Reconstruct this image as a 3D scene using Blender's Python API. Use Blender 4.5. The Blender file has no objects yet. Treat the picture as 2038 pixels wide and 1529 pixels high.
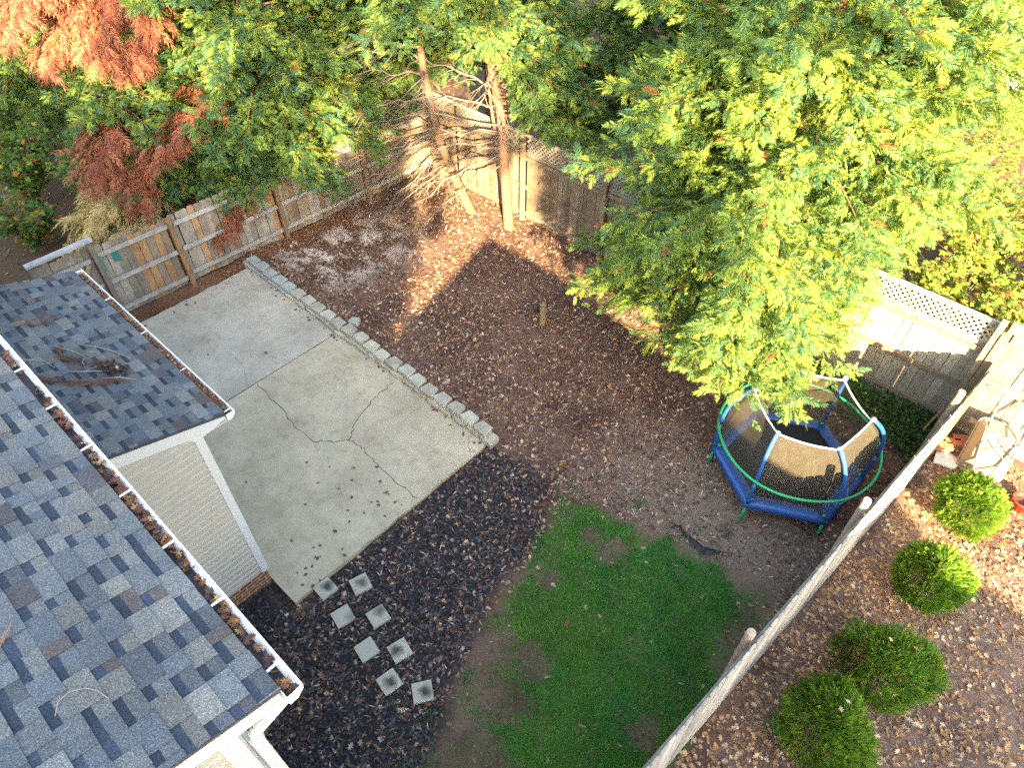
import bpy, math, random
import numpy as np
C = bpy.context.scene
COL = C.collection
PI = math.pi
rng = np.random.default_rng(7)
random.seed(7)

# ------------------------------------------------------------------ camera
cam_d = bpy.data.cameras.new('camera'); cam = bpy.data.objects.new('camera', cam_d); COL.objects.link(cam)
cam.location = (0, 0, 9.8)
cam.rotation_euler = (math.radians(90 - 46.722), 0, math.radians(42.7))
cam_d.sensor_fit = 'HORIZONTAL'; cam_d.sensor_width = 36.0
cam_d.lens = 36.0 * 1413.0 / 2038.0
cam_d.clip_end = 2000; cam_d.clip_start = 0.05
C.camera = cam
# ------------------------------------------------------------------ light
SD = np.array([-1.17, 1.0, -0.68]); SD = SD / np.linalg.norm(SD)      # way the sunlight travels
ELEV = math.asin(-SD[2]); AZ = math.atan2(1.17, -1.0)
wld = bpy.data.worlds.new('World'); C.world = wld; wld.use_nodes = True
nt = wld.node_tree; bg = nt.nodes['Background']
sky = nt.nodes.new('ShaderNodeTexSky'); sky.sky_type = 'NISHITA'; sky.sun_disc = False
sky.sun_elevation = ELEV; sky.sun_rotation = AZ; sky.altitude = 100; sky.dust_density = 1.8
nt.links.new(sky.outputs[0], bg.inputs[0]); bg.inputs[1].default_value = 0.15
sun_d = bpy.data.lights.new('sun', 'SUN'); sun = bpy.data.objects.new('sun', sun_d); COL.objects.link(sun)
sun_d.energy = 5.0; sun_d.angle = math.radians(0.5); sun_d.color = (1.0, 0.82, 0.57)
from mathutils import Vector, Matrix
sun.rotation_euler = Vector(SD).to_track_quat('-Z', 'Y').to_euler(); sun.location = (20, -20, 20)
C.view_settings.view_transform = 'Standard'; C.view_settings.look = 'None'; C.view_settings.gamma = 1.0
C.view_settings.exposure = 3.35
C.view_settings.use_white_balance = True; C.view_settings.white_balance_temperature = 7900; C.view_settings.white_balance_tint = 8
C.render.engine = 'CYCLES'
C.cycles.use_denoising = False; C.cycles.use_adaptive_sampling = False
C.cycles.max_bounces = 8; C.cycles.transparent_max_bounces = 16
C.cycles.sample_clamp_indirect = 6.0

# ------------------------------------------------------------------ helpers: materials
def lin(c):
    return tuple(((v/255.0)/12.92 if v/255.0 <= .04045 else ((v/255.0+.055)/1.055)**2.4) for v in c)
class NT:
    def __init__(s, name):
        s.m = bpy.data.materials.new(name); s.m.use_nodes = True
        s.t = s.m.node_tree; s.b = s.t.nodes['Principled BSDF']; s.out = s.t.nodes['Material Output']
        s.b.inputs['Roughness'].default_value = .8; s.b.inputs['Specular IOR Level'].default_value = .25
    def n(s, typ, **kw):
        nd = s.t.nodes.new(typ)
        for k, v in kw.items():
            if hasattr(nd, k): setattr(nd, k, v)
        return nd
    def l(s, a, b): s.t.links.new(a, b)
    def coord(s, scale=(1, 1, 1), obj=True):
        tc = s.n('ShaderNodeTexCoord'); mp = s.n('ShaderNodeMapping'); mp.inputs['Scale'].default_value = scale
        s.l(tc.outputs['Object'], mp.inputs[0]); return mp.outputs[0]
    def noise(s, vec, scale, detail=4, rough=.6):
        nd = s.n('ShaderNodeTexNoise'); nd.inputs['Scale'].default_value = scale
        nd.inputs['Detail'].default_value = detail; nd.inputs['Roughness'].default_value = rough
        s.l(vec, nd.inputs['Vector']); return nd.outputs[0]
    def ramp(s, fac, stops):
        r = s.n('ShaderNodeValToRGB'); e = r.color_ramp.elements
        while len(e) < len(stops): e.new(.5)
        for i, (p, c) in enumerate(stops):
            e[i].position = p; e[i].color = (*c[:3], 1)
        s.l(fac, r.inputs[0]); return r.outputs[0]
    def mix(s, fac, a, b, mode='MIX'):
        m = s.n('ShaderNodeMix'); m.data_type = 'RGBA'; m.blend_type = mode
        for i, v in ((0, fac), (6, a), (7, b)):
            if isinstance(v, (int, float)): m.inputs[i].default_value = v
            elif isinstance(v, tuple): m.inputs[i].default_value = (*v[:3], 1)
            else: s.l(v, m.inputs[i])
        return m.outputs[2]
    def attr(s, name, out='Color'):
        a = s.n('ShaderNodeAttribute'); a.attribute_name = name; return a.outputs[out]
    def bump(s, h, strength=.4, dist=.01):
        b = s.n('ShaderNodeBump'); b.inputs['Strength'].default_value = strength; b.inputs['Distance'].default_value = dist
        s.l(h, b.inputs['Height']); s.l(b.outputs[0], s.b.inputs['Normal'])
    def col(s, c):
        if isinstance(c, tuple): s.b.inputs['Base Color'].default_value = (*c[:3], 1)
        else: s.l(c, s.b.inputs['Base Color'])
    def rough(s, v): s.b.inputs['Roughness'].default_value = v
    def translucent(s, col, fac):
        tr = s.n('ShaderNodeBsdfTranslucent'); mx = s.n('ShaderNodeMixShader'); mx.inputs[0].default_value = fac
        s.l(col, tr.inputs[0]); s.l(s.b.outputs[0], mx.inputs[1]); s.l(tr.outputs[0], mx.inputs[2]); s.l(mx.outputs[0], s.out.inputs[0])

def m_tint(name, rough=.75, noise_amt=.35, nscale=40, transl=0.0, spec=.25, bump=0.0, nb=200):
    """base colour = the face's own 'tint' times a little noise"""
    k = NT(name); c = k.attr('tint'); v = k.coord()
    f = k.noise(v, nscale, 3)
    sh = k.ramp(f, [(.25, (1-noise_amt,)*3), (.75, (1+noise_amt*.6,)*3)])
    cc = k.mix(1.0, c, sh, 'MULTIPLY'); k.col(cc); k.rough(rough); k.b.inputs['Specular IOR Level'].default_value = spec
    if bump: k.bump(k.noise(v, nb, 3), bump, .01)
    if transl: k.translucent(cc, transl)
    return k.m
def m_plain(name, c, rough=.5, spec=.4, var=.12, nscale=12, metallic=0, bump=0):
    k = NT(name); v = k.coord(); f = k.noise(v, nscale, 5)
    k.col(k.mix(f, tuple(x*(1-var) for x in c), tuple(min(1, x*(1+var)) for x in c))); k.rough(rough)
    k.b.inputs['Specular IOR Level'].default_value = spec; k.b.inputs['Metallic'].default_value = metallic
    if bump: k.bump(k.noise(v, nscale*8, 3), bump, .005)
    return k.m

# ------------------------------------------------------------------ helpers: meshes
class MB:
    """collects faces (lists of points) with a colour per face"""
    def __init__(s): s.V = []; s.F = []; s.T = []; s.n = 0
    def face(s, pts, tint=(1, 1, 1)):
        i = s.n; s.V.append(np.asarray(pts, float)); k = len(pts); s.n += k
        s.F.append(list(range(i, i+k))); s.T.append(tint)
    def add(s, V, F, tint=(1, 1, 1)):
        i = s.n; V = np.asarray(V, float); s.V.append(V); s.n += len(V)
        for f in F: s.F.append([i+j for j in f]); s.T.append(tint)
    def box(s, x0, x1, y0, y1, z0, z1, tint=(1, 1, 1), M=None, bev=0.0):
        V = np.array([(x, y, z) for z in (z0, z1) for y in (y0, y1) for x in (x0, x1)], float)
        if M is not None: V = V @ np.asarray(M)[:3, :3].T + np.asarray(M)[:3, 3]
        s.add(V, [(0, 2, 3, 1), (4, 5, 7, 6), (0, 1, 5, 4), (2, 6, 7, 3), (0, 4, 6, 2), (1, 3, 7, 5)], tint)
    def obox(s, p, q, w, h, up=(0, 0, 1), tint=(1, 1, 1)):
        """bar from p to q with section w x h"""
        p = np.array(p, float); q = np.array(q, float); d = q-p; L = np.linalg.norm(d); d /= L
        u = np.array(up, float); sd = np.cross(d, u)
        if np.linalg.norm(sd) < 1e-6: sd = np.cross(d, (1, 0, 0))
        sd /= np.linalg.norm(sd); u = np.cross(sd, d)
        V = [b + sd*a*w/2 + u*c*h/2 for b in (p, q) for a in (-1, 1) for c in (-1, 1)]
        s.add(V, [(0, 1, 3, 2), (4, 6, 7, 5), (0, 4, 5, 1), (2, 3, 7, 6), (0, 2, 6, 4), (1, 5, 7, 3)], tint)
    def tube(s, pts, rad, seg=8, tint=(1, 1, 1), caps=True, closed=False):
        P = np.array(pts, float); n = len(P)
        R = np.full(n, rad, float) if np.isscalar(rad) else np.array(rad, float)
        T = np.gradient(P, axis=0) if not closed else (np.roll(P, -1, 0)-np.roll(P, 1, 0))
        T /= np.linalg.norm(T, axis=1)[:, None]+1e-9
        ref = np.array((0, 0, 1.0)) if abs(T[0][2]) < .9 else np.array((1.0, 0, 0))
        V = []
        u = np.cross(T[0], ref); u /= np.linalg.norm(u)
        for i in range(n):
            u = u - T[i]*(u@T[i]); u /= np.linalg.norm(u)+1e-9; v = np.cross(T[i], u)
            a = np.arange(seg)*2*PI/seg
            V.append(P[i] + R[i]*(np.cos(a)[:, None]*u + np.sin(a)[:, None]*v))
        V = np.concatenate(V); F = []
        for i in range(n if closed else n-1):
            j = (i+1) % n
            for k in range(seg):
                F.append((i*seg+k, i*seg+(k+1) % seg, j*seg+(k+1) % seg, j*seg+k))
        if caps and not closed:
            F.append(tuple(range(seg))[::-1]); F.append(tuple((n-1)*seg+k for k in range(seg)))
        s.add(V, F, tint)
    def lathe(s, prof, seg=24, c=(0, 0, 0), tint=(1, 1, 1)):
        V = []; n = len(prof)
        for r, z in prof:
            for k in range(seg):
                a = k*2*PI/seg; V.append((c[0]+r*math.cos(a), c[1]+r*math.sin(a), c[2]+z))
        F = [(i*seg+k, i*seg+(k+1) % seg, (i+1)*seg+(k+1) % seg, (i+1)*seg+k) for i in range(n-1) for k in range(seg)]
        s.add(V, F, tint)
    def build(s, name, mat, parent=None, smooth=False, loc=None):
        V = np.concatenate(s.V) if s.V else np.zeros((0, 3))
        if parent is not None and loc is None: V = V - np.array(parent.location)
        if loc is not None: V = V - np.array(loc)
        me = bpy.data.meshes.new(name)
        me.from_pydata(V.tolist(), [], s.F)
        at = me.attributes.new('tint', 'FLOAT_COLOR', 'FACE')
        T = np.ones((len(s.F), 4), np.float32); T[:, :3] = np.array(s.T, np.float32).reshape(-1, 3)
        at.data.foreach_set('color', T.ravel())
        me.materials.append(mat)
        if smooth: me.shade_smooth()
        o = bpy.data.objects.new(name, me); COL.objects.link(o)
        if parent is not None: o.parent = parent
        if loc is not None: o.location = loc
        return o
def bevel(o, w, seg=2):
    m = o.modifiers.new('bevel', 'BEVEL'); m.width = w; m.segments = seg; m.limit_method = 'ANGLE'; return o
def arr_mesh(name, V, k, mat, tint, parent=None, smooth=False, origin=None):
    """V (nfaces*k,3): nfaces separate k-gons, tint (nfaces,3)"""
    V = np.asarray(V, np.float32).reshape(-1, 3)
    if parent is not None: V = V - np.array(parent.location, np.float32)
    if origin is not None: V = V - np.array(origin, np.float32)
    nf = len(V)//k
    me = bpy.data.meshes.new(name)
    me.vertices.add(len(V)); me.vertices.foreach_set('co', V.ravel())
    me.loops.add(len(V)); me.loops.foreach_set('vertex_index', np.arange(len(V), dtype=np.int32))
    me.polygons.add(nf); me.polygons.foreach_set('loop_start', np.arange(0, len(V), k, dtype=np.int32))
    me.update(calc_edges=True)
    at = me.attributes.new('tint', 'FLOAT_COLOR', 'FACE')
    T = np.ones((nf, 4), np.float32); T[:, :3] = tint
    at.data.foreach_set('color', T.ravel())
    me.materials.append(mat)
    o = bpy.data.objects.new(name, me); COL.objects.link(o)
    if parent is not None: o.parent = parent
    if origin is not None: o.location = origin
    return o
def tag(o, label=None, cat=None, group=None, kind=None):
    if label: o['label'] = label
    if cat: o['category'] = cat
    if group: o['group'] = group
    if kind: o['kind'] = kind
    return o
def thing(name, loc, label, cat, group=None):
    o = bpy.data.objects.new(name, None); COL.objects.link(o); o.location = loc; o.empty_display_size = .2
    return tag(o, label, cat, group)
def rots(h, pitch, roll):
    """rotation matrices: x axis to heading h / pitch, rolled about itself (arrays)"""
    ch, sh, cp, sp, cr, sr = np.cos(h), np.sin(h), np.cos(pitch), np.sin(pitch), np.cos(roll), np.sin(roll)
    X = np.stack([ch*cp, sh*cp, sp], -1)
    Y0 = np.stack([-sh, ch, 0*h], -1); Z0 = np.cross(X, Y0)
    Y = Y0*cr[:, None] + Z0*sr[:, None]; Z = np.cross(X, Y)
    return np.stack([X, Y, Z], -1)
def instance(T, M, s, p):
    """template T (n,3) -> (k*n,3)"""
    return (np.einsum('kij,nj->kni', M, T)*np.asarray(s)[:, None, None] + p[:, None, :]).reshape(-1, 3)

# smooth value noise used for zone edges
_NG = np.random.default_rng(3).random((64, 64))
def vnoise(x, y, s):
    x = np.asarray(x)/s + 100; y = np.asarray(y)/s + 100
    i = np.floor(x).astype(int); j = np.floor(y).astype(int); u = x-i; v = y-j
    u = u*u*(3-2*u); v = v*v*(3-2*v)
    g = lambda a, b: _NG[a % 64, b % 64]
    return (g(i, j)*(1-u)+g(i+1, j)*u)*(1-v) + (g(i, j+1)*(1-u)+g(i+1, j+1)*u)*v
def fnoise(x, y, s): return .55*vnoise(x, y, s)+.3*vnoise(y+7, x-3, s*.43)+.15*vnoise(x+13, y+5, s*.19)
def sdist(x, y, poly):
    """signed distance to a polygon, negative inside"""
    x = np.asarray(x, float); y = np.asarray(y, float); d = np.full(x.shape, 1e9); ins = np.zeros(x.shape, bool)
    n = len(poly)
    for i in range(n):
        ax, ay = poly[i]; bx, by = poly[(i+1) % n]
        t = np.clip(((x-ax)*(bx-ax)+(y-ay)*(by-ay))/((bx-ax)**2+(by-ay)**2+1e-12), 0, 1)
        d = np.minimum(d, np.hypot(x-ax-t*(bx-ax), y-ay-t*(by-ay)))
        c = ((ay > y) != (by > y)) & (x < (bx-ax)*(y-ay)/(by-ay+1e-12)+ax); ins ^= c
    return np.where(ins, -d, d)

# ------------------------------------------------------------------ plan of the place (metres; camera above the origin)
LAWN = [(-3.75, 4.9), (-3.75, 5.4), (-3.5, 5.72), (-2.9, 5.77), (-2.25, 6.05), (-1.48, 6.15), (-.9, 6.35), (-.46, 6.3), (-.39, 5.7), (-.41, 5.24), (-.5, 3.1), (-.6, .0), (-3.0, -.5), (-2.64, 1.1), (-2.8, 1.68), (-3.12, 2.46), (-3.42, 3.34), (-3.48, 4.3)]
MULCH = [(-5.59, 1.39), (-5.62, 5.45), (-5.21, 5.55), (-4.35, 5.52), (-3.85, 4.95), (-3.6, 4.3), (-3.55, 3.4), (-3.2, 2.56), (-2.85, 1.77), (-2.6, 1.1), (-2.6, -1.5), (-6.2, -1.5), (-6.3, 1.4)]
RF = lambda y: -.24 + .08*(y-4.5)              # x of the long picket fence
def bald_spots(x, y):
    b = 0
    for cx, cy, r1 in ((-2.75, 5.28, .34), (-3.1, 5.2, .25), (-2.5, 3.1, .38), (-2.45, 2.45, .45), (-2.6, 1.7, .5), (-1.9, 1.2, .4), (-1.53, 6.2, .2), (-3.1, 4.2, .22), (-.75, 3.4, .3)):
        b = np.maximum(b, np.clip((1-np.hypot(x-cx, (y-cy))/r1)*2.2+(fnoise(x, y, .15)-.5)*2.2, 0, 1)*(np.hypot(x-cx, y-cy) < r1*1.3))
    return b
def gz(x, y):
    x = np.asarray(x, float); y = np.asarray(y, float)
    z = -.05 + .05*(fnoise(x, y, 1.1)-.5)
    inw = np.clip((-5.7-x)/.3, 0, 1)
    wall = np.clip((y-5.5)/.12, 0, 1)*np.exp(-np.clip(y-5.6, 0, 99)/1.5)
    z = z + .15*inw*wall
    corner = np.exp(-(((x-.4)/2.0)**2+((y-11.3)/1.2)**2))
    z = z + .25*corner
    slab = (x > -13.15) & (x < -5.55) & (y > 1.2) & (y < 5.45)
    z = np.where(slab, -.12, z)
    far = np.clip((np.hypot(x+4, y-6)-14)/30, 0, 1)
    return z + 0*far

# ------------------------------------------------------------------ ground
def spaced(a, b, fine0, fine1, h, grow=1.12):
    c = list(np.arange(fine0, fine1, h)); s = h
    lo = []; x = fine0
    while x > a: s *= grow; x -= s; lo.append(x)
    s = h; hi = []; x = c[-1]
    while x < b: s *= grow; x += s; hi.append(x)
    return np.array(lo[::-1]+c+hi)
def make_ground():
    xs = spaced(-600, 600, -15, 4, .07); ys = spaced(-600, 600, -.5, 13, .07)
    X, Y = np.meshgrid(xs, ys, indexing='ij'); Z = gz(X, Y)
    nx, ny = X.shape
    V = np.stack([X, Y, Z], -1).reshape(-1, 3).astype(np.float32)
    i = np.arange(nx-1)[:, None]*ny + np.arange(ny-1)[None, :]
    Q = np.stack([i, i+ny, i+ny+1, i+1], -1).reshape(-1, 4).astype(np.int32)
    me = bpy.data.meshes.new('ground')
    me.vertices.add(len(V)); me.vertices.foreach_set('co', V.ravel())
    me.loops.add(Q.size); me.loops.foreach_set('vertex_index', Q.ravel())
    me.polygons.add(len(Q)); me.polygons.foreach_set('loop_start', np.arange(0, Q.size, 4, dtype=np.int32)); me.update(calc_edges=True)
    nz = (fnoise(X, Y, .7)-.5)
    mul = np.clip(.5-(sdist(X, Y, MULCH)+nz*.5)/.28, 0, 1)
    law = np.clip(.5-(sdist(X, Y, LAWN)+nz*.7)/.3, 0, 1)
    bald = np.maximum(np.clip((fnoise(X+3, Y, .9)-.55)*7, 0, 1), bald_spots(X, Y)); law = law*(1-.85*bald)
    edge = np.clip(1-np.hypot((X+3.0)/.8, (Y-1.9)/1.5), 0, 1); law *= 1-.6*np.clip(edge*2, 0, 1); law *= np.clip(.1+1.7*fnoise(X-4, Y+2, .16), 0, 1)
    # dry sand scuffed through behind the patio corner, pale thatch by the lawn and next door
    sand = np.clip((fnoise(X*1.0, Y*1.7, .5)-.50)*10, 0, 1)*np.clip(1.2-np.hypot((X+12.0)/1.5, (Y-7.3)/2.0), 0, 1)
    pale = np.clip(1.25-np.hypot((X+1.9)/2.2, (Y-6.9)/1.2), 0, 1)
    nxt = np.clip((X-RF(Y))/.2, 0, 1)*(Y < 11.1)
    pale = np.maximum(pale, nxt*np.clip((fnoise(X, Y+9, 1.3)-.38)*3, 0, 1))
    wood = np.clip((X*-1-13.4)/.4, 0, 1)+np.clip((Y-11.15)/.3, 0, 1)
    z1 = np.stack([mul, law, np.maximum(sand, 0), np.ones_like(mul)], -1).reshape(-1, 4).astype(np.float32)
    z2 = np.stack([pale, np.clip(wood, 0, 1), nxt, np.ones_like(mul)], -1).reshape(-1, 4).astype(np.float32)
    for nm, z in (('zone', z1), ('zone_b', z2)):
        at = me.attributes.new(nm, 'FLOAT_COLOR', 'POINT'); at.data.foreach_set('color', z.ravel())
    k = NT('earth'); v = k.coord()
    n1 = k.ramp(k.noise(v, .8, 7, .65), [(.36, (0,)*3), (.64, (1,)*3)]); n2 = k.noise(v, 45, 5, .75); n3 = k.noise(v, 9, 5)
    soil = k.mix(n1, (.058, .031, .026), (.175, .105, .080))
    soil = k.mix(1.0, soil, k.ramp(n2, [(.3, (.45,)*3), (.7, (1.45,)*3)]), 'MULTIPLY')
    sp = k.n('ShaderNodeSeparateColor'); k.l(k.attr('zone'), sp.inputs[0])
    sq = k.n('ShaderNodeSeparateColor'); k.l(k.attr('zone_b'), sq.inputs[0])
    thatch = k.mix(1.0, (.19, .135, .10), k.ramp(n2, [(.28, (.5,)*3), (.72, (1.4,)*3)]), 'MULTIPLY')
    c = k.mix(sq.outputs[0], soil, thatch)
    woods = k.mix(1.0, (.085, .05, .03), k.ramp(n2, [(.3, (.4,)*3), (.7, (1.6,)*3)]), 'MULTIPLY')
    c = k.mix(sq.outputs[1], c, woods)
    mulch = k.mix(1.0, (.028, .025, .027), k.ramp(n2, [(.3, (.3,)*3), (.72, (1.8,)*3)]), 'MULTIPLY')
    c = k.mix(sp.outputs[0], c, mulch)
    turf = k.mix(n3, (.030, .10, .020), (.07, .15, .026))
    turf = k.mix(1.0, turf, k.ramp(n2, [(.3, (.45,)*3), (.7, (1.4,)*3)]), 'MULTIPLY')
    c = k.mix(sp.outputs[1], c, turf)
    sandc = k.mix(n2, (.42, .37, .32), (.66, .60, .53))
    c = k.mix(sp.outputs[2], c, sandc)
    k.col(c); k.rough(.95); k.b.inputs['Specular IOR Level'].default_value = .1
    k.bump(n2, .6, .03)
    me.materials.append(k.m); me.shade_smooth()
    o = bpy.data.objects.new('ground', me); COL.objects.link(o); tag(o, 'brown leaf-strewn earth of the back yards', None, None, 'structure')
make_ground()

# ------------------------------------------------------------------ patio
def make_patio():
    k = NT('concrete'); v = k.coord()
    n1 = k.noise(v, .9, 6, .65); n2 = k.noise(v, 120, 4, .7); n3 = k.noise(v, 5, 6, .7)
    c = k.ramp(n1, [(.3, (.29, .255, .20)), (.55, (.375, .335, .265)), (.75, (.45, .39, .30))])
    c = k.mix(1.0, c, k.ramp(n2, [(.3, (.86,)*3), (.7, (1.1,)*3)]), 'MULTIPLY')
    c = k.mix(1.0, c, k.ramp(n3, [(.28, (.74, .73, .72)), (.5, (1,)*3), (.8, (1.07,)*3)]), 'MULTIPLY')
    sp = k.noise(v, 1.7, 7, .72); c = k.mix(1.0, c, k.ramp(sp, [(.30, (.72, .70, .66)), (.42, (.97, .96, .95)), (.7, (1.03,)*3)]), 'MULTIPLY'); fl = k.noise(v, 28, 3, .6); c = k.mix(1.0, c, k.ramp(fl, [(.27, (.5, .48, .45)), (.33, (1,)*3)]), 'MULTIPLY')
    tint = k.attr('tint'); c = k.mix(1.0, c, tint, 'MULTIPLY')
    k.col(c); k.rough(.85); k.bump(n2, .25, .004)
    def edge(n, a, b, amp=.012):
        t = np.linspace(0, 1, n); a = np.array(a); b = np.array(b); P = a+(b-a)*t[:, None]
        nrm = np.array([-(b-a)[1], (b-a)[0]]); nrm = nrm/np.linalg.norm(nrm)
        return P + nrm*((vnoise(P[:, 0]*3, P[:, 1]*3, .6)-.5)*amp*2)[:, None]
    o = None
    for (x0, x1, tt) in ((-13.05, -9.862, (.99, 1.01, 1.04)), (-9.838, -5.6, (1.02, .985, .90))):
        mb = MB(); P = []
        y1 = 5.42; y0 = 1.37
        P = list(edge(24, (x0, y0), (x1, y0), .004)) + list(edge(30, (x1, y0), (x1, y1), .006 if x1 < -9 else .022))[1:] + list(edge(10, (x1, y1), (x0, y1), .004))[1:] + list(edge(30, (x0, y1), (x0, y0), .04 if x0 < -12 else .006))[1:-1]
        n = len(P)
        top = [(p[0], p[1], 0.0) for p in P]; bot = [(p[0], p[1], -.12) for p in P]
        mb.add(top+bot, [tuple(range(n))]+[(i, n+i, n+(i+1) % n, (i+1) % n) for i in range(n)], tt)
        # hairline cracks: thin dark recess strips 2 mm proud of the slab colour
        o2 = mb.build('patio_slab', k.m, None, loc=(x0, y0, 0)); tag(o2, 'pale concrete patio slab beside the gate end of the fence' if x0 < -12 else 'cracked tan concrete patio slab beside the black mulch', None, None, 'structure')
    cm = m_plain('crack_dirt', (.07, .06, .05), .95, .1)
    def crack(pts, w):
        mb = MB(); rs = np.random.default_rng(len(pts)); Q = []
        for a, b in zip(pts[:-1], pts[1:]):
            for t in np.linspace(0, 1, 7)[:-1]:
                p = np.array(a)+(np.array(b)-np.array(a))*t; Q.append(p+rs.normal(0, .018, 2))
        Q.append(np.array(pts[-1])); Q = np.array(Q)
        T = np.gradient(Q, axis=0); T /= np.linalg.norm(T, axis=1)[:, None]; N = np.stack([-T[:, 1], T[:, 0]], -1)
        W = w*(.35+1.0*rs.random(len(Q)))
        for i in range(len(Q)-1):
            mb.face([(*(Q[i]-N[i]*W[i]), .004), (*(Q[i+1]-N[i+1]*W[i+1]), .004), (*(Q[i+1]+N[i+1]*W[i+1]), .004), (*(Q[i]+N[i]*W[i]), .004)])
        return mb
    base = MB()
    for pts, w in (([(-9.82, 3.49), (-9.19, 3.46), (-8.38, 3.38), (-7.87, 3.39), (-7.61, 3.63), (-7.43, 3.84)], .006), ([(-7.43, 3.84), (-7.67, 4.12), (-7.84, 4.62), (-7.92, 4.98), (-7.94, 5.31)], .006), ([(-7.43, 3.84), (-7.09, 3.88), (-6.67, 3.82), (-6.14, 3.81), (-5.64, 3.83)], .0055), ([(-10.02, 3.44), (-10.5, 3.62), (-10.95, 3.6)], .002), ([(-12.3, 2.35), (-11.4, 2.3), (-10.7, 2.05)], .002), ([(-5.95, 5.36), (-5.85, 5.2), (-5.72, 5.12), (-5.63, 5.14)], .004)):
        c = crack(pts, w)
        for vv, ff in zip(c.V, c.F): base.face(vv)
    o = base.build('patio_cracks', cm); tag(o, 'dark hairline cracks across the patio', None, None, 'structure')
    j = MB(); j.box(-9.861, -9.839, 1.38, 5.41, -.11, -.012); o = j.build('patio_joint', cm); tag(o, 'dark joint between the two patio slabs', None, None, 'structure')
make_patio()

# ------------------------------------------------------------------ woods and paints
def m_wood(name, stretch=(9, 9, 1.2), amt=.45):
    k = NT(name); v = k.coord(stretch); f = k.noise(v, 6, 6, .7); v2 = k.coord((1, 1, 1)); g = k.noise(v2, 3.0, 5, .7); kn = k.noise(k.coord((30, 30, 2)), 5, 3)
    c = k.mix(1.0, k.attr('tint'), k.ramp(f, [(.25, (1-amt,)*3), (.5, (.95,)*3), (.75, (1+amt*.6,)*3)]), 'MULTIPLY')
    c = k.mix(1.0, c, k.ramp(g, [(.3, (.62, .62, .64)), (.55, (1,)*3), (.75, (1.16, 1.08, .98))]), 'MULTIPLY')
    c = k.mix(1.0, c, k.ramp(kn, [(.3, (.8,)*3), (.6, (1.05,)*3)]), 'MULTIPLY')
    k.col(c); k.rough(.85); k.b.inputs['Specular IOR Level'].default_value = .15; k.bump(f, .5, .006)
    return k.m
WOOD = m_wood('weathered_wood'); WOODX = m_wood('weathered_wood_rail', (1.2, 9, 9)); WOODY = m_wood('weathered_wood_beam', (9, 1.2, 9))
WHITE = m_plain('white_paint', (.47, .47, .46), .45, .4, .05)
WHITEG = m_plain('white_gutter_paint', (.70, .70, .71), .35, .5, .05)
SHINGLE = None
def m_shingle():
    k = NT('shingle_granules'); v = k.coord(); g = k.noise(v, 160, 2, .8); g2 = k.noise(v, 2.0, 5); wv = k.n('ShaderNodeTexVoronoi'); wv.inputs['Scale'].default_value = 210; k.l(v, wv.inputs['Vector'])
    c = k.mix(1.0, k.attr('tint'), k.ramp(g, [(.3, (.52,)*3), (.52, (1,)*3), (.72, (1.6,)*3)]), 'MULTIPLY')
    sp = k.n('ShaderNodeSeparateColor'); k.l(wv.outputs['Color'], sp.inputs[0])
    c = k.mix(1.0, c, k.ramp(sp.outputs[0], [(.0, (.6, .62, .66)), (.6, (1,)*3), (1, (1.75, 1.7, 1.6))]), 'MULTIPLY')
    c = k.mix(1.0, c, k.ramp(g2, [(.3, (.85,)*3), (.7, (1.12,)*3)]), 'MULTIPLY')
    k.col(c); k.rough(.9); k.b.inputs['Specular IOR Level'].default_value = .2; k.bump(g, .5, .004)
    return k.m
SHINGLE = m_shingle()

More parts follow.
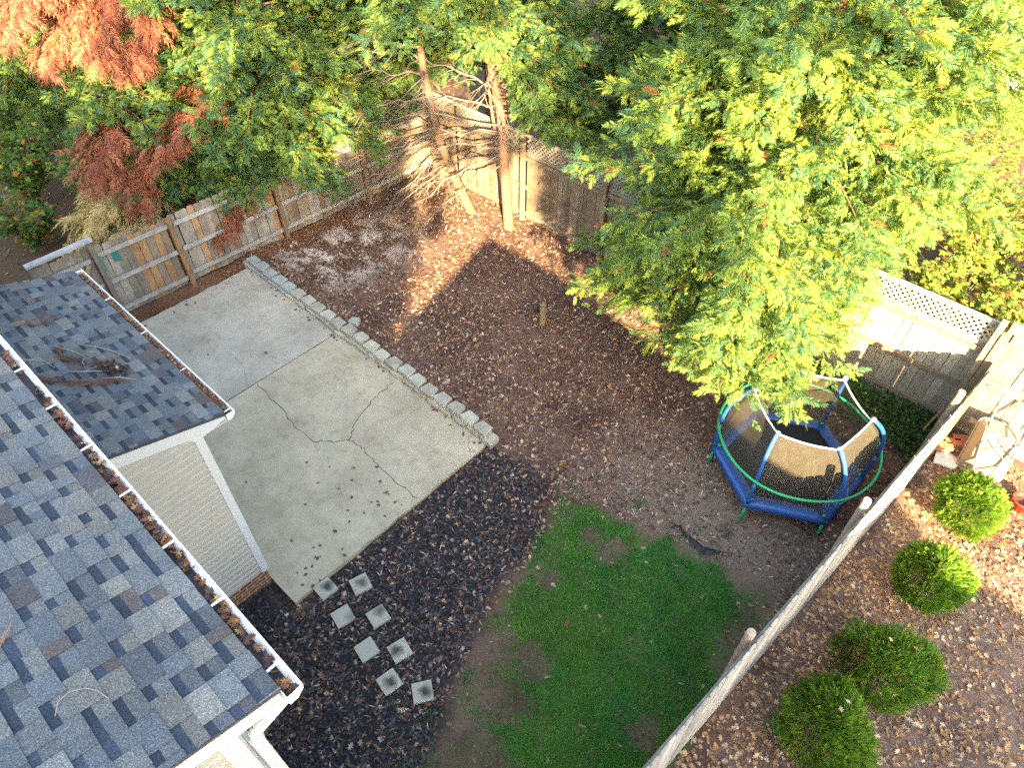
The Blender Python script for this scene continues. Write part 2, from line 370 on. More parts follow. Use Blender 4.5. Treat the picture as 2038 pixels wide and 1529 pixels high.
# ------------------------------------------------------------------ the house
def shingles(mb, x0, x1, ye, ze, pitch, length, seed, exp=.143, flip=1):
    """laminated shingles on a slope rising towards -y (flip=-1: rising towards +y)"""
    rs = np.random.default_rng(seed); th = math.atan(pitch); c, s = math.cos(th), math.sin(th)
    def P(x, t, h): return (x, ye - flip*c*t + flip*s*h, ze + s*t + c*h)
    tones = [(.115, .125, .14), (.15, .16, .17), (.185, .19, .19), (.13, .145, .165), (.17, .165, .155), (.105, .095, .105), (.21, .205, .19), (.12, .10, .095), (.16, .175, .19)]
    wts = np.array([.16, .22, .17, .16, .10, .05, .05, .03, .06]); wts /= wts.sum()
    dark = np.array((.024, .032, .047))
    n = int(length/exp)+1
    for i in range(n):
        t0 = i*exp; t1 = min((i+1)*exp+.02, length); hb = .007
        x = x0 + (-.1 if i % 2 else -.22)
        tilt = lambda t: hb*(1-(t-t0)/(exp+.02))
        on = rs.random() < .5
        while x < x1:
            w = rs.uniform(.09, .27) if on else rs.uniform(.08, .2)
            a, b = max(x, x0), min(x+w, x1); x += w
            if b - a < .004: on = not on; continue
            tone = np.array(tones[rs.choice(len(tones), p=wts)])*rs.uniform(.86, 1.14)*.62
            j = rs.normal(0, .0012)
            if on:
                hh = .0065
                mb.face([P(a, t0+j, hb+hh), P(b, t0+j, hb+hh), P(b, t1, tilt(t1)+hh*.6), P(a, t1, tilt(t1)+hh*.6)], tone)
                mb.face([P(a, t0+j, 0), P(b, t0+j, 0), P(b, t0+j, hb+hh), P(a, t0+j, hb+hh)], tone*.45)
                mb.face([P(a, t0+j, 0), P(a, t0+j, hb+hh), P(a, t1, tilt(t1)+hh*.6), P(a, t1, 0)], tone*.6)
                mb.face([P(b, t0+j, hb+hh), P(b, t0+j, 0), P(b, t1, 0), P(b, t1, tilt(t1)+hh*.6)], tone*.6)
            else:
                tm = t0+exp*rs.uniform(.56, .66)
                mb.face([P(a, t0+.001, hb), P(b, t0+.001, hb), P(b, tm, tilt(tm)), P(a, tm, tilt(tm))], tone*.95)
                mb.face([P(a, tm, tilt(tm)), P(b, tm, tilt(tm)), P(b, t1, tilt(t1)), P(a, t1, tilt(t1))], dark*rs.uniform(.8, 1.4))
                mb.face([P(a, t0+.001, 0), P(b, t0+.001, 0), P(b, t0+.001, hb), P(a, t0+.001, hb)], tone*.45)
            on = not on if rs.random() < .86 else on
    # deck under the shingles
    d0, d1 = P(x0, 0, -.004), P(x1, 0, -.004); u0, u1 = P(x0, length, -.004), P(x1, length, -.004)
    l = [(p[0], p[1], p[2]-.03) for p in (d0, d1, u1, u0)]
    mb.add([d0, d1, u1, u0]+l, [(0, 1, 2, 3), (7, 6, 5, 4), (0, 4, 5, 1), (1, 5, 6, 2), (2, 6, 7, 3), (3, 7, 4, 0)], (.05, .05, .055))

def siding(mb, o, d, L, z0, z1, out, exp=.112, tint=(.345, .315, .27), zfun=None):
    """lap siding: wall from o along d (unit xy) for L, facing out; each lap leans out at its foot. zfun(t) caps the top."""
    z = z0; d = np.array(d, float); out = np.array(out, float); o = np.array(o, float)
    nseg = 70 if zfun else 1
    while z < z1:
        for k in range(nseg):
            ta, tb = L*k/nseg, L*(k+1)/nseg
            za = min(z+exp, zfun(ta) if zfun else z1); zb = min(z+exp, zfun(tb) if zfun else z1)
            if za <= z and zb <= z: continue
            za, zb = max(za, z), max(zb, z)
            f = lambda t, zz, h: (*(o+d*t+out*h), zz)
            la, lb = min(za, z+exp*.64), min(zb, z+exp*.64); ma, mb2 = min(za, z+exp*.80), min(zb, z+exp*.80)
            mb.face([f(ta, z, .019), f(tb, z, .019), f(tb, lb, .021), f(ta, la, .021)], tint)
            mb.face([f(ta, la, .021), f(tb, lb, .021), f(tb, mb2, .003), f(ta, ma, .003)], tint)
            mb.face([f(ta, ma, .004), f(tb, mb2, .004), f(tb, zb, .002), f(ta, za, .002)], tint)
            mb.face([f(ta, z, .0), f(tb, z, .0), f(tb, z, .019), f(ta, z, .019)], tuple(c for c in tint))
        z += exp

def make_house():
    H = thing('house', (-6.5, -1, 0), 'beige sided house with grey shingle roofs and leaf-filled white gutters', 'house')
    # roofs
    r = MB(); shingles(r, -15.0, -2.06, .218, 5.516, .278, 4.75, 11)
    yr = .218-4.75*math.cos(math.atan(.278)); zr = 5.516+4.75*math.sin(math.atan(.278))
    r.face([(-15, yr, zr-.004), (-2.06, yr, zr-.004), (-2.06, 2*yr-.218, 5.516), (-15, 2*yr-.218, 5.516)], (.14, .15, .16))
    r.box(-15, -2.06, yr-.09, yr+.09, zr-.002, zr+.012, (.13, .14, .15))
    main = r.build('main_roof', SHINGLE, H)
    a = MB(); shingles(a, -10.12, -6.15, 1.725, 3.52, .294, 1.9, 21)
    add = a.build('addition_roof', SHINGLE, H)
    # walls
    sid = m_tint('vinyl_siding', .55, .08, 6, 0, .3)
    w = MB()
    roofz = lambda y: 3.52+.294*(1.725-y)
    siding(w, (-6.19, 1.30), (0, -1), 1.42, .33, 4.0, (1, 0), zfun=lambda t: roofz(1.30-t)-.09)
    siding(w, (-6.30, 1.37), (-1, 0), 3.6, .33, 3.36, (0, 1))
    siding(w, (-10.0, 1.37), (0, -1), 1.5, .33, 4.0, (-1, 0), zfun=lambda t: roofz(1.37-t)-.06)
    siding(w, (-6.19, -.11), (1, 0), 3.95, .33, 5.42, (0, 1))
    siding(w, (-10.0, -.11), (-1, 0), 4.0, .33, 5.42, (0, 1))
    mz = lambda y: 5.516+.278*(.218-(y if y > yr else 2*yr-y))
    siding(w, (-2.2, -.20), (0, -1), 8.4, .33, 7.2, (1, 0), zfun=lambda t: mz(-.2-t)-.12)
    w.box(-9.98, -6.21, -.2, 1.355, .3, 3.35, (.4, .36, .3)); w.box(-14.0, -2.22, -8.6, -.125, .3, 5.4, (.4, .36, .3))
    w.build('siding_wall', sid, H)
    # brick foundation
    k = NT('brick'); v = k.coord(); br = k.n('ShaderNodeTexBrick'); br.inputs['Scale'].default_value = 1.0
    br.inputs['Brick Width'].default_value = .2; br.inputs['Row Height'].default_value = .072; br.inputs['Mortar Size'].default_value = .007
    tc = k.n('ShaderNodeTexCoord'); mp = k.n('ShaderNodeVectorMath'); sx = k.n('ShaderNodeSeparateXYZ'); k.l(tc.outputs['Object'], sx.inputs[0])
    ad = k.n('ShaderNodeMath'); k.l(sx.outputs[0], ad.inputs[0]); k.l(sx.outputs[1], ad.inputs[1]); cb = k.n('ShaderNodeCombineXYZ'); k.l(ad.outputs[0], cb.inputs[0]); k.l(sx.outputs[2], cb.inputs[1]); k.l(cb.outputs[0], br.inputs['Vector'])
    br.inputs['Color1'].default_value = (.20, .075, .035, 1); br.inputs['Color2'].default_value = (.13, .05, .028, 1); br.inputs['Mortar'].default_value = (.36, .29, .21, 1)
    k.col(k.mix(1.0, br.outputs[0], k.ramp(k.noise(v, 14, 5), [(.3, (.7,)*3), (.7, (1.3,)*3)]), 'MULTIPLY')); k.rough(.9)
    b = MB(); b.box(-9.97, -6.20, -.12, 1.36, -.3, .32); b.box(-13.97, -2.23, -8.57, -.13, -.3, .32)
    b.build('brick_foundation', k.m, H)
    # trim of the addition
    t = MB(); t.box(-6.20, -6.165, 1.285, 1.392, .30, 3.40); t.box(-6.30, -6.20, 1.372, 1.392, .30, 3.36)
    t.build('corner_trim', WHITE, H)
    t = MB()
    ya, yb = 1.70, -.11
    t.add([(-6.16, ya, roofz(ya)-.035), (-6.16, yb, roofz(yb)-.035), (-6.16, yb, roofz(yb)-.21), (-6.16, 1.22, roofz(1.22)-.21), (-6.16, 1.30, 3.365), (-6.16, ya, 3.435)] +
          [(-6.185, ya, roofz(ya)-.035), (-6.185, yb, roofz(yb)-.035), (-6.185, yb, roofz(yb)-.21), (-6.185, 1.22, roofz(1.22)-.21), (-6.185, 1.30, 3.365), (-6.185, ya, 3.435)],
          [(0, 5, 4, 3, 2, 1), (6, 7, 8, 9, 10, 11)]+[(i, i+6, (i+1) % 6+6, (i+1) % 6)[::-1] for i in range(6)])
    t.build('rake_board', WHITE, H)
    t = MB(); t.box(-10.1, -6.19, 1.36, 1.70, 3.36, 3.375); t.box(-10.1, -6.187, 1.70, 1.72, 3.36, 3.50); t.build('soffit', WHITE, H)
    # trim of the main house end
    t = MB(); z = lambda y: 5.516+.278*(.218-y)
    for x0, x1, y0, dz0, dz1 in ((-2.095, -2.072, .20, .03, .20), (-2.2, -2.178, -.02, .16, .30)):
        ya, yb = y0, yr
        t.add([(x, y, z(y)-d) for x in (x0, x1) for y, d in ((ya, dz0), (yb, dz0), (yb, dz1), (ya, dz1))], [(0, 1, 2, 3), (7, 6, 5, 4), (0, 4, 5, 1), (1, 5, 6, 2), (2, 6, 7, 3), (3, 7, 4, 0)])
        yc = 2*yr-y0
        t.add([(x, y, z(2*yr-y)-d) for x in (x0, x1) for y, d in ((yb, dz0), (yc, dz0), (yc, dz1), (yb, dz1))], [(0, 1, 2, 3), (7, 6, 5, 4), (0, 4, 5, 1), (1, 5, 6, 2), (2, 6, 7, 3), (3, 7, 4, 0)])
    t.build('rake_board', WHITE, H)
    t = MB(); y0, y1 = -.12, yr
    t.add([(x, y, z(y)-.165) for x in (-2.2, -2.095) for y in (.19, yr)], [(0, 1, 3, 2)])
    t.box(-14.0, -2.10, -.11, .19, 5.335, 5.35); t.box(-14.0, -2.10, .19, .212, 5.335, 5.505); t.build('soffit', WHITE, H)
    t = MB(); t.box(-2.2, -2.165, -.225, -.105, .3, 5.34); t.box(-2.28, -2.2, -.106, -.09, .3, 5.33); t.build('corner_trim', WHITE, H)
    # gutters
    def gutter(x0, x1, y0, y1, zt, step, first):
        g = MB(); th = .004; d = .10
        prof = [(y0, zt), (y0, zt-d), (y0+.055, zt-d), (y1-.005, zt-.045), (y1, zt-.02), (y1, zt)]
        inn = [(y0+th, zt), (y0+th, zt-d+th), (y0+.053, zt-d+th), (y1-.012, zt-.045), (y1-.008, zt-.02), (y1-.008, zt)]
        V = []; n = len(prof); pr = prof+inn[::-1]; m = len(pr)
        V = [(x, a, b) for x in (x0, x1) for a, b in pr]
        g.add(V, [(i, (i+1) % m, m+(i+1) % m, m+i) for i in range(m)])
        g.box(x0, x1, y1-.011, y1+.002, zt-.003, zt+.005)             # rolled front lip
        cap = [(x1, a, b) for a, b in prof]; g.add(cap+[(x1+.004, a, b) for a, b in prof], [tuple(range(n)), tuple(range(n, 2*n))[::-1]]+[(i, i+n, (i+1) % n+n, (i+1) % n) for i in range(n)])
        cap = [(x0, a, b) for a, b in prof]; g.add(cap, [tuple(range(n))])
        o = g.build('gutter', WHITEG, H)
        x = first
        while x > x0+.1:
            s = MB(); s.box(x-.007, x+.007, y0+.01, y1-.01, zt-.012, zt-.004)
            s.V = [vv - np.array(H.location) for vv in s.V]; s.build('hanger_strap', WHITEG).parent = o
            x -= step
        return o
    gutter(-15.0, -2.0, .214, .326, 5.50, .62, -2.22)
    gutter(-10.13, -6.157, 1.724, 1.832, 3.49, 1.0, -6.22)
    # downspout with two elbows
    d = MB(); P = [(-2.12, .27, 5.42), (-2.12, .265, 5.32), (-2.13, .22, 5.24), (-2.17, .05, 5.10), (-2.19, -.02, 5.03), (-2.2, -.035, 4.92)]
    d.tube(P, .042, 12); d.box(-2.243, -2.157, -.075, .005, .1, 4.95); d.tube([(-2.2, -.035, 4.97), (-2.2, -.035, 4.90)], .05, 12)
    d.build('downspout', WHITE, H, False)
    k = MB(); k.tube([(-2.18, -.40, 5.36), (-2.175, -.37, 5.2), (-2.172, -.36, 4.9), (-2.175, -.38, 4.4), (-2.18, -.37, .6)], .008, 6)
    k.build('cable', m_plain('black_cable', (.02, .02, .02), .5), H)
make_house()

# ------------------------------------------------------------------ fences
def board_row(mb, p, q, z0, z1, bw, seed, tones, th=.019, dog=.03, jit=.012, zslope=None, gap=.004):
    """pickets from p to q (xy), dog-eared tops"""
    rs = np.random.default_rng(seed); p = np.array(p, float); q = np.array(q, float); L = np.linalg.norm(q-p); d = (q-p)/L; nrm = np.array([-d[1], d[0]])
    n = int(L/bw); bw = L/n
    for i in range(n):
        a, b = i*bw+gap, (i+1)*bw-gap; t = (i+.5)/n
        dz = zslope(t) if zslope else 0
        bot, top = z0+dz+rs.uniform(-.02, .02), z1+dz+rs.uniform(-jit, jit); off = rs.normal(0, .0025); lean = rs.normal(0, .004)
        pr = [(a, bot), (b, bot), (b, top-dog), (b-dog*.8, top), (a+dog*.8, top), (a, top-dog)] if dog else [(a, bot), (b, bot), (b, top), (a, top)]
        m = len(pr); V = []
        for h in (off, off+th):
            for u, z in pr:
                g = p+d*(u+lean*(z-bot))+nrm*h; V.append((g[0], g[1], z))
        tone = np.array(tones[rs.integers(len(tones))])*rs.uniform(.82, 1.18)
        mb.add(V, [tuple(range(m))[::-1], tuple(range(m, 2*m))]+[(k, (k+1) % m, m+(k+1) % m, m+k) for k in range(m)], tone)
GREYW = [(0.232, 0.198, 0.163), (0.267, 0.241, 0.206), (0.206, 0.172, 0.146), (0.249, 0.206, 0.163), (0.292, 0.267, 0.232)]
RAWW = [(0.292, 0.163, 0.086), (0.258, 0.129, 0.06), (0.232, 0.138, 0.077), (0.189, 0.146, 0.112), (0.31, 0.189, 0.103)]
TANW = [(.225, .17, .115), (.20, .15, .10), (.25, .195, .14), (.17, .13, .09)]
PALEW = [(0.235, 0.204, 0.161), (0.21, 0.186, 0.155), (0.186, 0.167, 0.143), (0.248, 0.21, 0.167)]

def side_fence():
    F = thing('wooden_fence', (-13.4, 6.9, 0), 'grey picket fence with three rails and brown posts behind the pale patio', 'fence')
    fx = lambda y: -13.56 + .055*(y-2.7)
    m = MB(); m2 = MB()
    def seg(y0, y1, z0, z1, seed, tones, dog=.03):
        board_row(m, (fx(y0), y0), (fx(y1), y1), z0, z1, .138, seed, tones, dog=dog, jit=.02)
    seg(2.80, 3.45, .02, 1.66, 1, GREYW); seg(3.45, 4.20, .02, 1.62, 2, RAWW+RAWW+GREYW)
    seg(4.30, 6.60, .06, 1.70, 3, GREYW+GREYW+RAWW[3:]); seg(6.70, 8.95, .08, 1.72, 4, GREYW+TANW); seg(9.05, 11.1, .08, 1.76, 5, TANW)
    m.build('board_panel', WOOD, F)
    def rail(y0, y1, z0, z1, tint):
        o = MB(); o.obox((fx(y0)+.045, y0, z0), (fx(y1)+.045, y1, z1), .042, .085, tint=tint); return o.build('rail', WOODY, F)
    for a, b, zs in ((2.82, 4.24, (1.50, .86, .19)), (4.36, 6.60, (1.50, .89, .28)), (6.72, 8.96, (1.52, .92, .30)), (9.06, 11.1, (1.52, .92, .3))):
        for z in zs: rail(a, b, z, z+.005, tuple(c*np.random.default_rng(int(z*99+a*7)).uniform(.9, 1.15) for c in (.31, .30, .28)))
    for y, zt, tn in ((4.27, 1.68, (.25, .15, .08)), (6.65, 1.66, (.22, .14, .085)), (9.0, 1.78, (.24, .17, .11)), (11.12, 1.8, (.24, .17, .11))):
        o = MB(); o.box(fx(y)+.03, fx(y)+.125, y-.048, y+.048, -.3, zt, tn); bevel(o.build('post', WOOD, F), .008)
side_fence()
def gate():
    G = thing('wooden_gate', (-13.5, 2.2, 0), 'grey picket gate with a tall post and high cross beam beside the roof gutter', 'gate')
    m = MB(); board_row(m, (-13.62, 1.72), (-13.56, 2.70), .05, 1.72, .138, 9, GREYW, jit=.03); m.build('board_panel', WOOD, G)
    for z in (1.45, .85, .25):
        o = MB(); o.obox((-13.56, 1.72, z), (-13.52, 2.66, z+.01), .042, .085, tint=(.33, .32, .30)); o.build('rail', WOODY, G)
    o = MB(); o.obox((-13.58, 1.75, .3), (-13.51, 2.6, 1.4), .04, .085, tint=(.30, .22, .15)); o.build('brace', WOODY, G)
    for y in (2.755, 1.69):
        o = MB(); o.box(-13.54, -13.43, y-.05, y+.05, -.3, 1.84, (.16, .135, .115)); bevel(o.build('post', WOOD, G), .008)
    o = MB(); o.obox((-13.50, 1.62, 1.885), (-13.485, 2.84, 1.885), .13, .05, tint=(.36, .36, .36)); o.build('cross_beam', WOODY, G)
    k = m_plain('green_plastic', (.02, .14, .12), .4)
    o = MB(); o.box(-13.447, -13.435, 2.78, 2.84, 1.15, 1.5); o.build('gate_latch', k, G)
gate()
def plaque():
    k = m_plain('teal_plastic', (.015, .13, .12), .4)
    m = MB(); y0, y1, z0, z1 = 3.05, 3.19, 1.22, 1.46; x = -13.515
    pr = [(y0, z0), (y1, z0), (y1, z1-.03), (y1-.03, z1), (y0+.03, z1), (y0, z1-.03)]
    m.add([(x+h, y, z) for h in (0, .012) for y, z in pr], [tuple(range(6))[::-1], tuple(range(6, 12))]+[(i, (i+1) % 6, 6+(i+1) % 6, 6+i) for i in range(6)])
    o = m.build('fence_tag', k, None, loc=(x, 3.12, 1.34)); tag(o, 'small teal plate fixed under the top rail of the grey fence', 'plate')
plaque()

def lattice(mb, x0, x1, y, z0, z1, tint, step=.075, w=.030, t=.006):
    for sgn, yy in ((1, y), (-1, y+t+.001)):
        u = x0-(z1-z0)
        while u < x1+(z1-z0):
            p0, p1 = (u, z0), (u+sgn*(z1-z0), z1)
            (xa, za), (xb, zb) = p0, p1
            if xb < xa: xa, za, xb, zb = xb, zb, xa, za
            if xb > x0+.01 and xa < x1-.01:
                s = (zb-za)/(xb-xa)
                if xa < x0: za += s*(x0-xa); xa = x0
                if xb > x1: zb -= s*(xb-x1); xb = x1
                if xb-xa > .01: mb.obox((xa, yy, za), (xb, yy, zb), w, t, up=(0, 1, 0), tint=tint)
            u += step*1.414
def back_fence():
    F = thing('lattice_fence', (-6, 11.15, 0), 'tan board fence with lattice top along the back behind the big conifer', 'fence')
    tn = TANW
    m = MB(); lt = MB()
    secs = [(-13.1, -12.2, 0, 1.62, None), (-12.1, -9.9, 0, 1.62, None), (-9.8, -7.55, 0.0, 1.62, None), (-7.45, -5.1, .05, 1.66, None), (-5.0, -2.65, .2, 1.8, None), (-2.55, .05, .26, 1.96, None)]
    for i, (a, b, z0, z1, _) in enumerate(secs):
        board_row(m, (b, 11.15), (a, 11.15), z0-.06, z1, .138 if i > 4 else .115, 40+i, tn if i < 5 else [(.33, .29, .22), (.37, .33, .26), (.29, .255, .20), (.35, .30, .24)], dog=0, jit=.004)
        top = z1+.5
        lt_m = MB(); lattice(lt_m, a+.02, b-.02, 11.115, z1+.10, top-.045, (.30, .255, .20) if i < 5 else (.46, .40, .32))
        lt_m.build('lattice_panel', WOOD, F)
        for nm, z, w, h, c in (('rail', z1-.045, .04, .085, tn[0]), ('rail', (z0+z1)/2+.02, .04, .085, tn[1]), ('rail', z0+.12, .04, .085, tn[2]), ('lattice_rail', z1+.065, .05, .07, (.24, .20, .15)), ('lattice_rail', top, .05, .06, (.34, .29, .23))):
            o = MB(); y = 11.095 if nm == 'rail' else 11.118
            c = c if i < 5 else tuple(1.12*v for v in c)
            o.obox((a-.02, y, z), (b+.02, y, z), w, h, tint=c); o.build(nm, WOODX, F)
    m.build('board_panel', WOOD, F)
    for x, zt in ((-12.15, 2.12), (-9.85, 2.2), (-7.5, 2.4), (-5.05, 2.35), (-2.6, 2.5)):
        o = MB(); o.box(x-.048, x+.048, 10.99, 11.085, -.3, zt, (.26, .19, .12)); bevel(o.build('post', WOOD, F), .008)
    o = MB(); o.box(-.02, .075, 10.985, 11.08, -.2, 2.60, (.33, .25, .16)); bevel(o.build('post', WOOD, F), .008)
back_fence()
def next_fence():
    F = thing('plank_fence', (3.2, 11.15, 0), 'sunlit pale plank fence that the wheelbarrow leans against', 'fence')
    m = MB(); board_row(m, (6.4, 11.18), (.12, 11.18), .2, 2.55, .16, 61, PALEW, dog=0, jit=.01); m.build('board_panel', WOOD, F)
    for z in (2.3, 1.40, .5):
        o = MB(); o.obox((.24, 11.12, z), (6.4, 11.12, z), .045, .14, tint=(.24, .20, .15)); o.build('rail', WOODX, F)
    for x in (2.6, 5.0):
        o = MB(); o.box(x-.05, x+.05, 11.0, 11.1, -.2, 2.5, (.33, .27, .2)); bevel(o.build('post', WOOD, F), .008)
next_fence()
def long_fence():
    F = thing('picket_fence', (-.2, 5, 0), 'long silvery picket fence seen almost edge on between lawn and row of bushes', 'fence')
    m = MB()
    ys = [-1.2, .0, 1.8, 4.42, 7.05, 9.78, 11.05]
    for i, (a, b) in enumerate(zip(ys[:-1], ys[1:])):
        hgt = 1.85 + (.10 if a > 9 else 0)
        board_row(m, (RF(a), a), (RF(b), b), -.02, hgt, .14, 80+i, [(.37, .34, .30), (.33, .30, .27), (.41, .38, .34)] if a < 9 else TANW, dog=.035, jit=.012)
        for z in (1.6, .95, .3):
            o = MB(); o.obox((RF(a)-.045, a, z), (RF(b)-.045, b, z), .045, .09, tint=(.31, .26, .2)); o.build('rail', WOODY, F)
    m.build('board_panel', WOOD, F)
    for y, zt in ((1.8, 1.9), (4.44, 1.93), (7.07, 1.95), (9.8, 2.04)):
        x = RF(y)-.115; o = MB(); o.lathe([(.055, -.2), (.055, zt-.012), (.046, zt), (.001, zt+.003)], 14, (x, y, 0), (.36, .29, .22)); o.build('post', WOOD, F)
    o = MB(); o.box(.085, .205, 10.96, 11.075, -.2, 2.4, (.30, .22, .14)); bevel(o.build('post', WOOD, F), .008)
long_fence()

# ------------------------------------------------------------------ retaining wall of concrete blocks
def m_block():
    k = NT('block_concrete'); v = k.coord(); a = k.noise(v, 5, 6, .7); b = k.noise(v, 90, 3, .8)
    c = k.mix(1.0, k.attr('tint'), k.ramp(a, [(.3, (.7, .7, .68)), (.7, (1.18, 1.17, 1.12))]), 'MULTIPLY'); c = k.mix(1.0, c, k.ramp(b, [(.3, (.8,)*3), (.7, (1.15,)*3)]), 'MULTIPLY')
    k.col(c); k.rough(.95); k.bump(b, .5, .006); return k.m
BLOCK = m_block()
def block_mesh(mb, x, y, z, w, d, h, rz, rs, tint):
    """split-faced trapezoid block: wide rough face to -y, chamfered corners"""
    c, s = math.cos(rz), math.sin(rz); ch = .035
    pr = [(-w/2, -d/2+ch), (-w/2+ch, -d/2), (w/2-ch, -d/2), (w/2, -d/2+ch), (w*.36, d/2), (-w*.36, d/2)]
    V = []
    for zz, k in ((0, 1.0), (h-.012, 1.0), (h, .955)):
        for px, py in pr:
            jx, jy = rs.normal(0, .004, 2)
            X, Y = px*k+jx, py*k+jy; V.append((x+c*X-s*Y, y+s*X+c*Y, z+zz+rs.normal(0, .002)))
    n = 6
    mb.add(V, [tuple(range(n))[::-1], tuple(range(2*n, 3*n))]+[(l*n+i, l*n+(i+1) % n, (l+1)*n+(i+1) % n, (l+1)*n+i) for l in range(2) for i in range(n)], tint)
def retaining_wall():
    W = thing('retaining_wall', (-9.3, 5.5, 0), 'low two course wall of grey concrete blocks edging the patio', 'wall')
    rs = np.random.default_rng(5); x0, x1 = -13.1, -5.62; n = 22; w = (x1-x0)/n
    for row in range(2):
        for i in range(n + (0 if row else 1)):
            x = x0+(i+.5)*w + (0 if row else -w/2)
            if row == 0 and i == 0: x += w*.2
            t = np.array((.34, .32, .265))*rs.uniform(.82, 1.15) if x > -11.5 else np.array((.28, .30, .295))*rs.uniform(.85, 1.12)
            m = MB(); block_mesh(m, x+rs.normal(0, .008), 5.50+.03*row+rs.normal(0, .012), .105 if row else -.03, w*.975, .23, .135 if row == 0 else .12, rs.normal(0, .05), rs, t)
            bevel(m.build('block', BLOCK, W), .008, 2)
    m = MB(); block_mesh(m, -9.72, 5.80, .08, .24, .19, .10, .5, rs, (.30, .30, .27)); o = m.build('concrete_block', BLOCK, None, loc=(-9.72, 5.80, .08)); bevel(o, .008)
    tag(o, 'single spare grey block lying among leaves just behind the low wall', 'block')
retaining_wall()

# ------------------------------------------------------------------ stepping stones
def stones():
    k = NT('paver'); v = k.coord(); a = k.noise(v, 7, 5, .65); b = k.noise(v, 110, 3, .8)
    st = k.n('ShaderNodeVectorMath'); st.operation = 'LENGTH'; oi = k.n('ShaderNodeObjectInfo')
    tc = k.n('ShaderNodeTexCoord'); wn = k.noise(v, 9, 4, .7)
    off = k.n('ShaderNodeVectorMath'); off.operation = 'SUBTRACT'; k.l(tc.outputs['Object'], off.inputs[0]); k.l(k.attr('stain_at', 'Vector'), off.inputs[1]); k.l(off.outputs[0], st.inputs[0])
    ad = k.n('ShaderNodeMath'); ad.operation = 'ADD'; k.l(st.outputs['Value'], ad.inputs[0])
    sc = k.n('ShaderNodeMath'); sc.operation = 'MULTIPLY_ADD'; k.l(wn, sc.inputs[0]); sc.inputs[1].default_value = .16; sc.inputs[2].default_value = -.08; k.l(sc.outputs[0], ad.inputs[1])
    stain = k.ramp(ad.outputs[0], [(.03, (.16, .16, .17)), (.085, (.6, .6, .61)), (.12, (1,)*3)])
    c = k.mix(a, (.27, .255, .205), (.37, .35, .29)); c = k.mix(1.0, c, k.ramp(b, [(.3, (.82,)*3), (.7, (1.12,)*3)]), 'MULTIPLY'); c = k.mix(k.attr('stained', 'Fac'), c, k.mix(1.0, c, stain, 'MULTIPLY'))
    k.col(c); k.rough(.9); k.bump(b, .3, .003)
    Q = [([(-5.62, 1.68), (-5.56, 1.96), (-5.33, 1.95), (-5.36, 1.67)], 1, (0, .04), 'square stone touching the patio corner, dark stain across its upper edge'),
         ([(-5.3, 2.11), (-5.24, 2.4), (-4.97, 2.32), (-5.04, 2.04)], .85, (.0, .02), 'square stone with a wide grey smear, nearest the patio edge in the outer row'),
         ([(-5.1, 1.62), (-5.03, 1.88), (-4.75, 1.83), (-4.82, 1.55)], .5, (.10, .09), 'square stone speckled with black crumbs along one side, second in the inner row'),
         ([(-4.73, 1.96), (-4.65, 2.23), (-4.38, 2.18), (-4.44, 1.9)], .8, (-.05, .07), 'square stone stained grey at its far corner, second in the outer row'),
         ([(-4.45, 1.53), (-4.4, 1.8), (-4.13, 1.76), (-4.17, 1.47)], 0, (0, 0), 'clean unstained square stone in the middle of the inner row'),
         ([(-4.11, 1.84), (-4.04, 2.12), (-3.77, 2.05), (-3.84, 1.78)], 1, (-.02, -.04), 'square stone with a dark blot and a small black leaf, third in the outer row'),
         ([(-3.87, 1.44), (-3.83, 1.73), (-3.56, 1.68), (-3.59, 1.4)], 1, (.02, .0), 'square stone with a large central dark stain, last in the inner row'),
         ([(-3.48, 1.74), (-3.32, 1.98), (-3.09, 1.81), (-3.24, 1.59)], 1, (.03, .02), 'square stone set askew beside the lawn, round dark stain off centre')]
    for pts, amt, so, lab in Q:
        c = np.mean(pts, axis=0); e = np.array(pts[2])-np.array(pts[1]); f = np.array(pts[1])-np.array(pts[0]); an = math.atan2(*(np.array(pts[2])+np.array(pts[3])-np.array(pts[0])-np.array(pts[1]))[::-1])
        h = .137; m = MB(); V = []
        for z, kk in ((-.05, 1), (.0, 1), (.006, .975)):
            for u, v2 in ((-h, -h), (h, -h), (h, h), (-h, h)):
                V.append((c[0]+(u*math.cos(an)-v2*math.sin(an))*kk, c[1]+(u*math.sin(an)+v2*math.cos(an))*kk, z))
        m.add(V, [(3, 2, 1, 0), (8, 9, 10, 11)]+[(l*4+i, l*4+(i+1) % 4, l*4+4+(i+1) % 4, l*4+4+i) for l in range(2) for i in range(4)])
        o = m.build('stepping_stone', k.m, None, loc=(c[0], c[1], 0)); tag(o, lab, 'stepping stone', 'square stepping stones in the black mulch')
        at = o.data.attributes.new('stain_at', 'FLOAT_VECTOR', 'POINT'); at.data.foreach_set('vector', np.tile((so[0], so[1], .006), (12, 1)).ravel())
        at = o.data.attributes.new('stained', 'FLOAT', 'POINT'); at.data.foreach_set('value', np.full(12, amt))
stones()

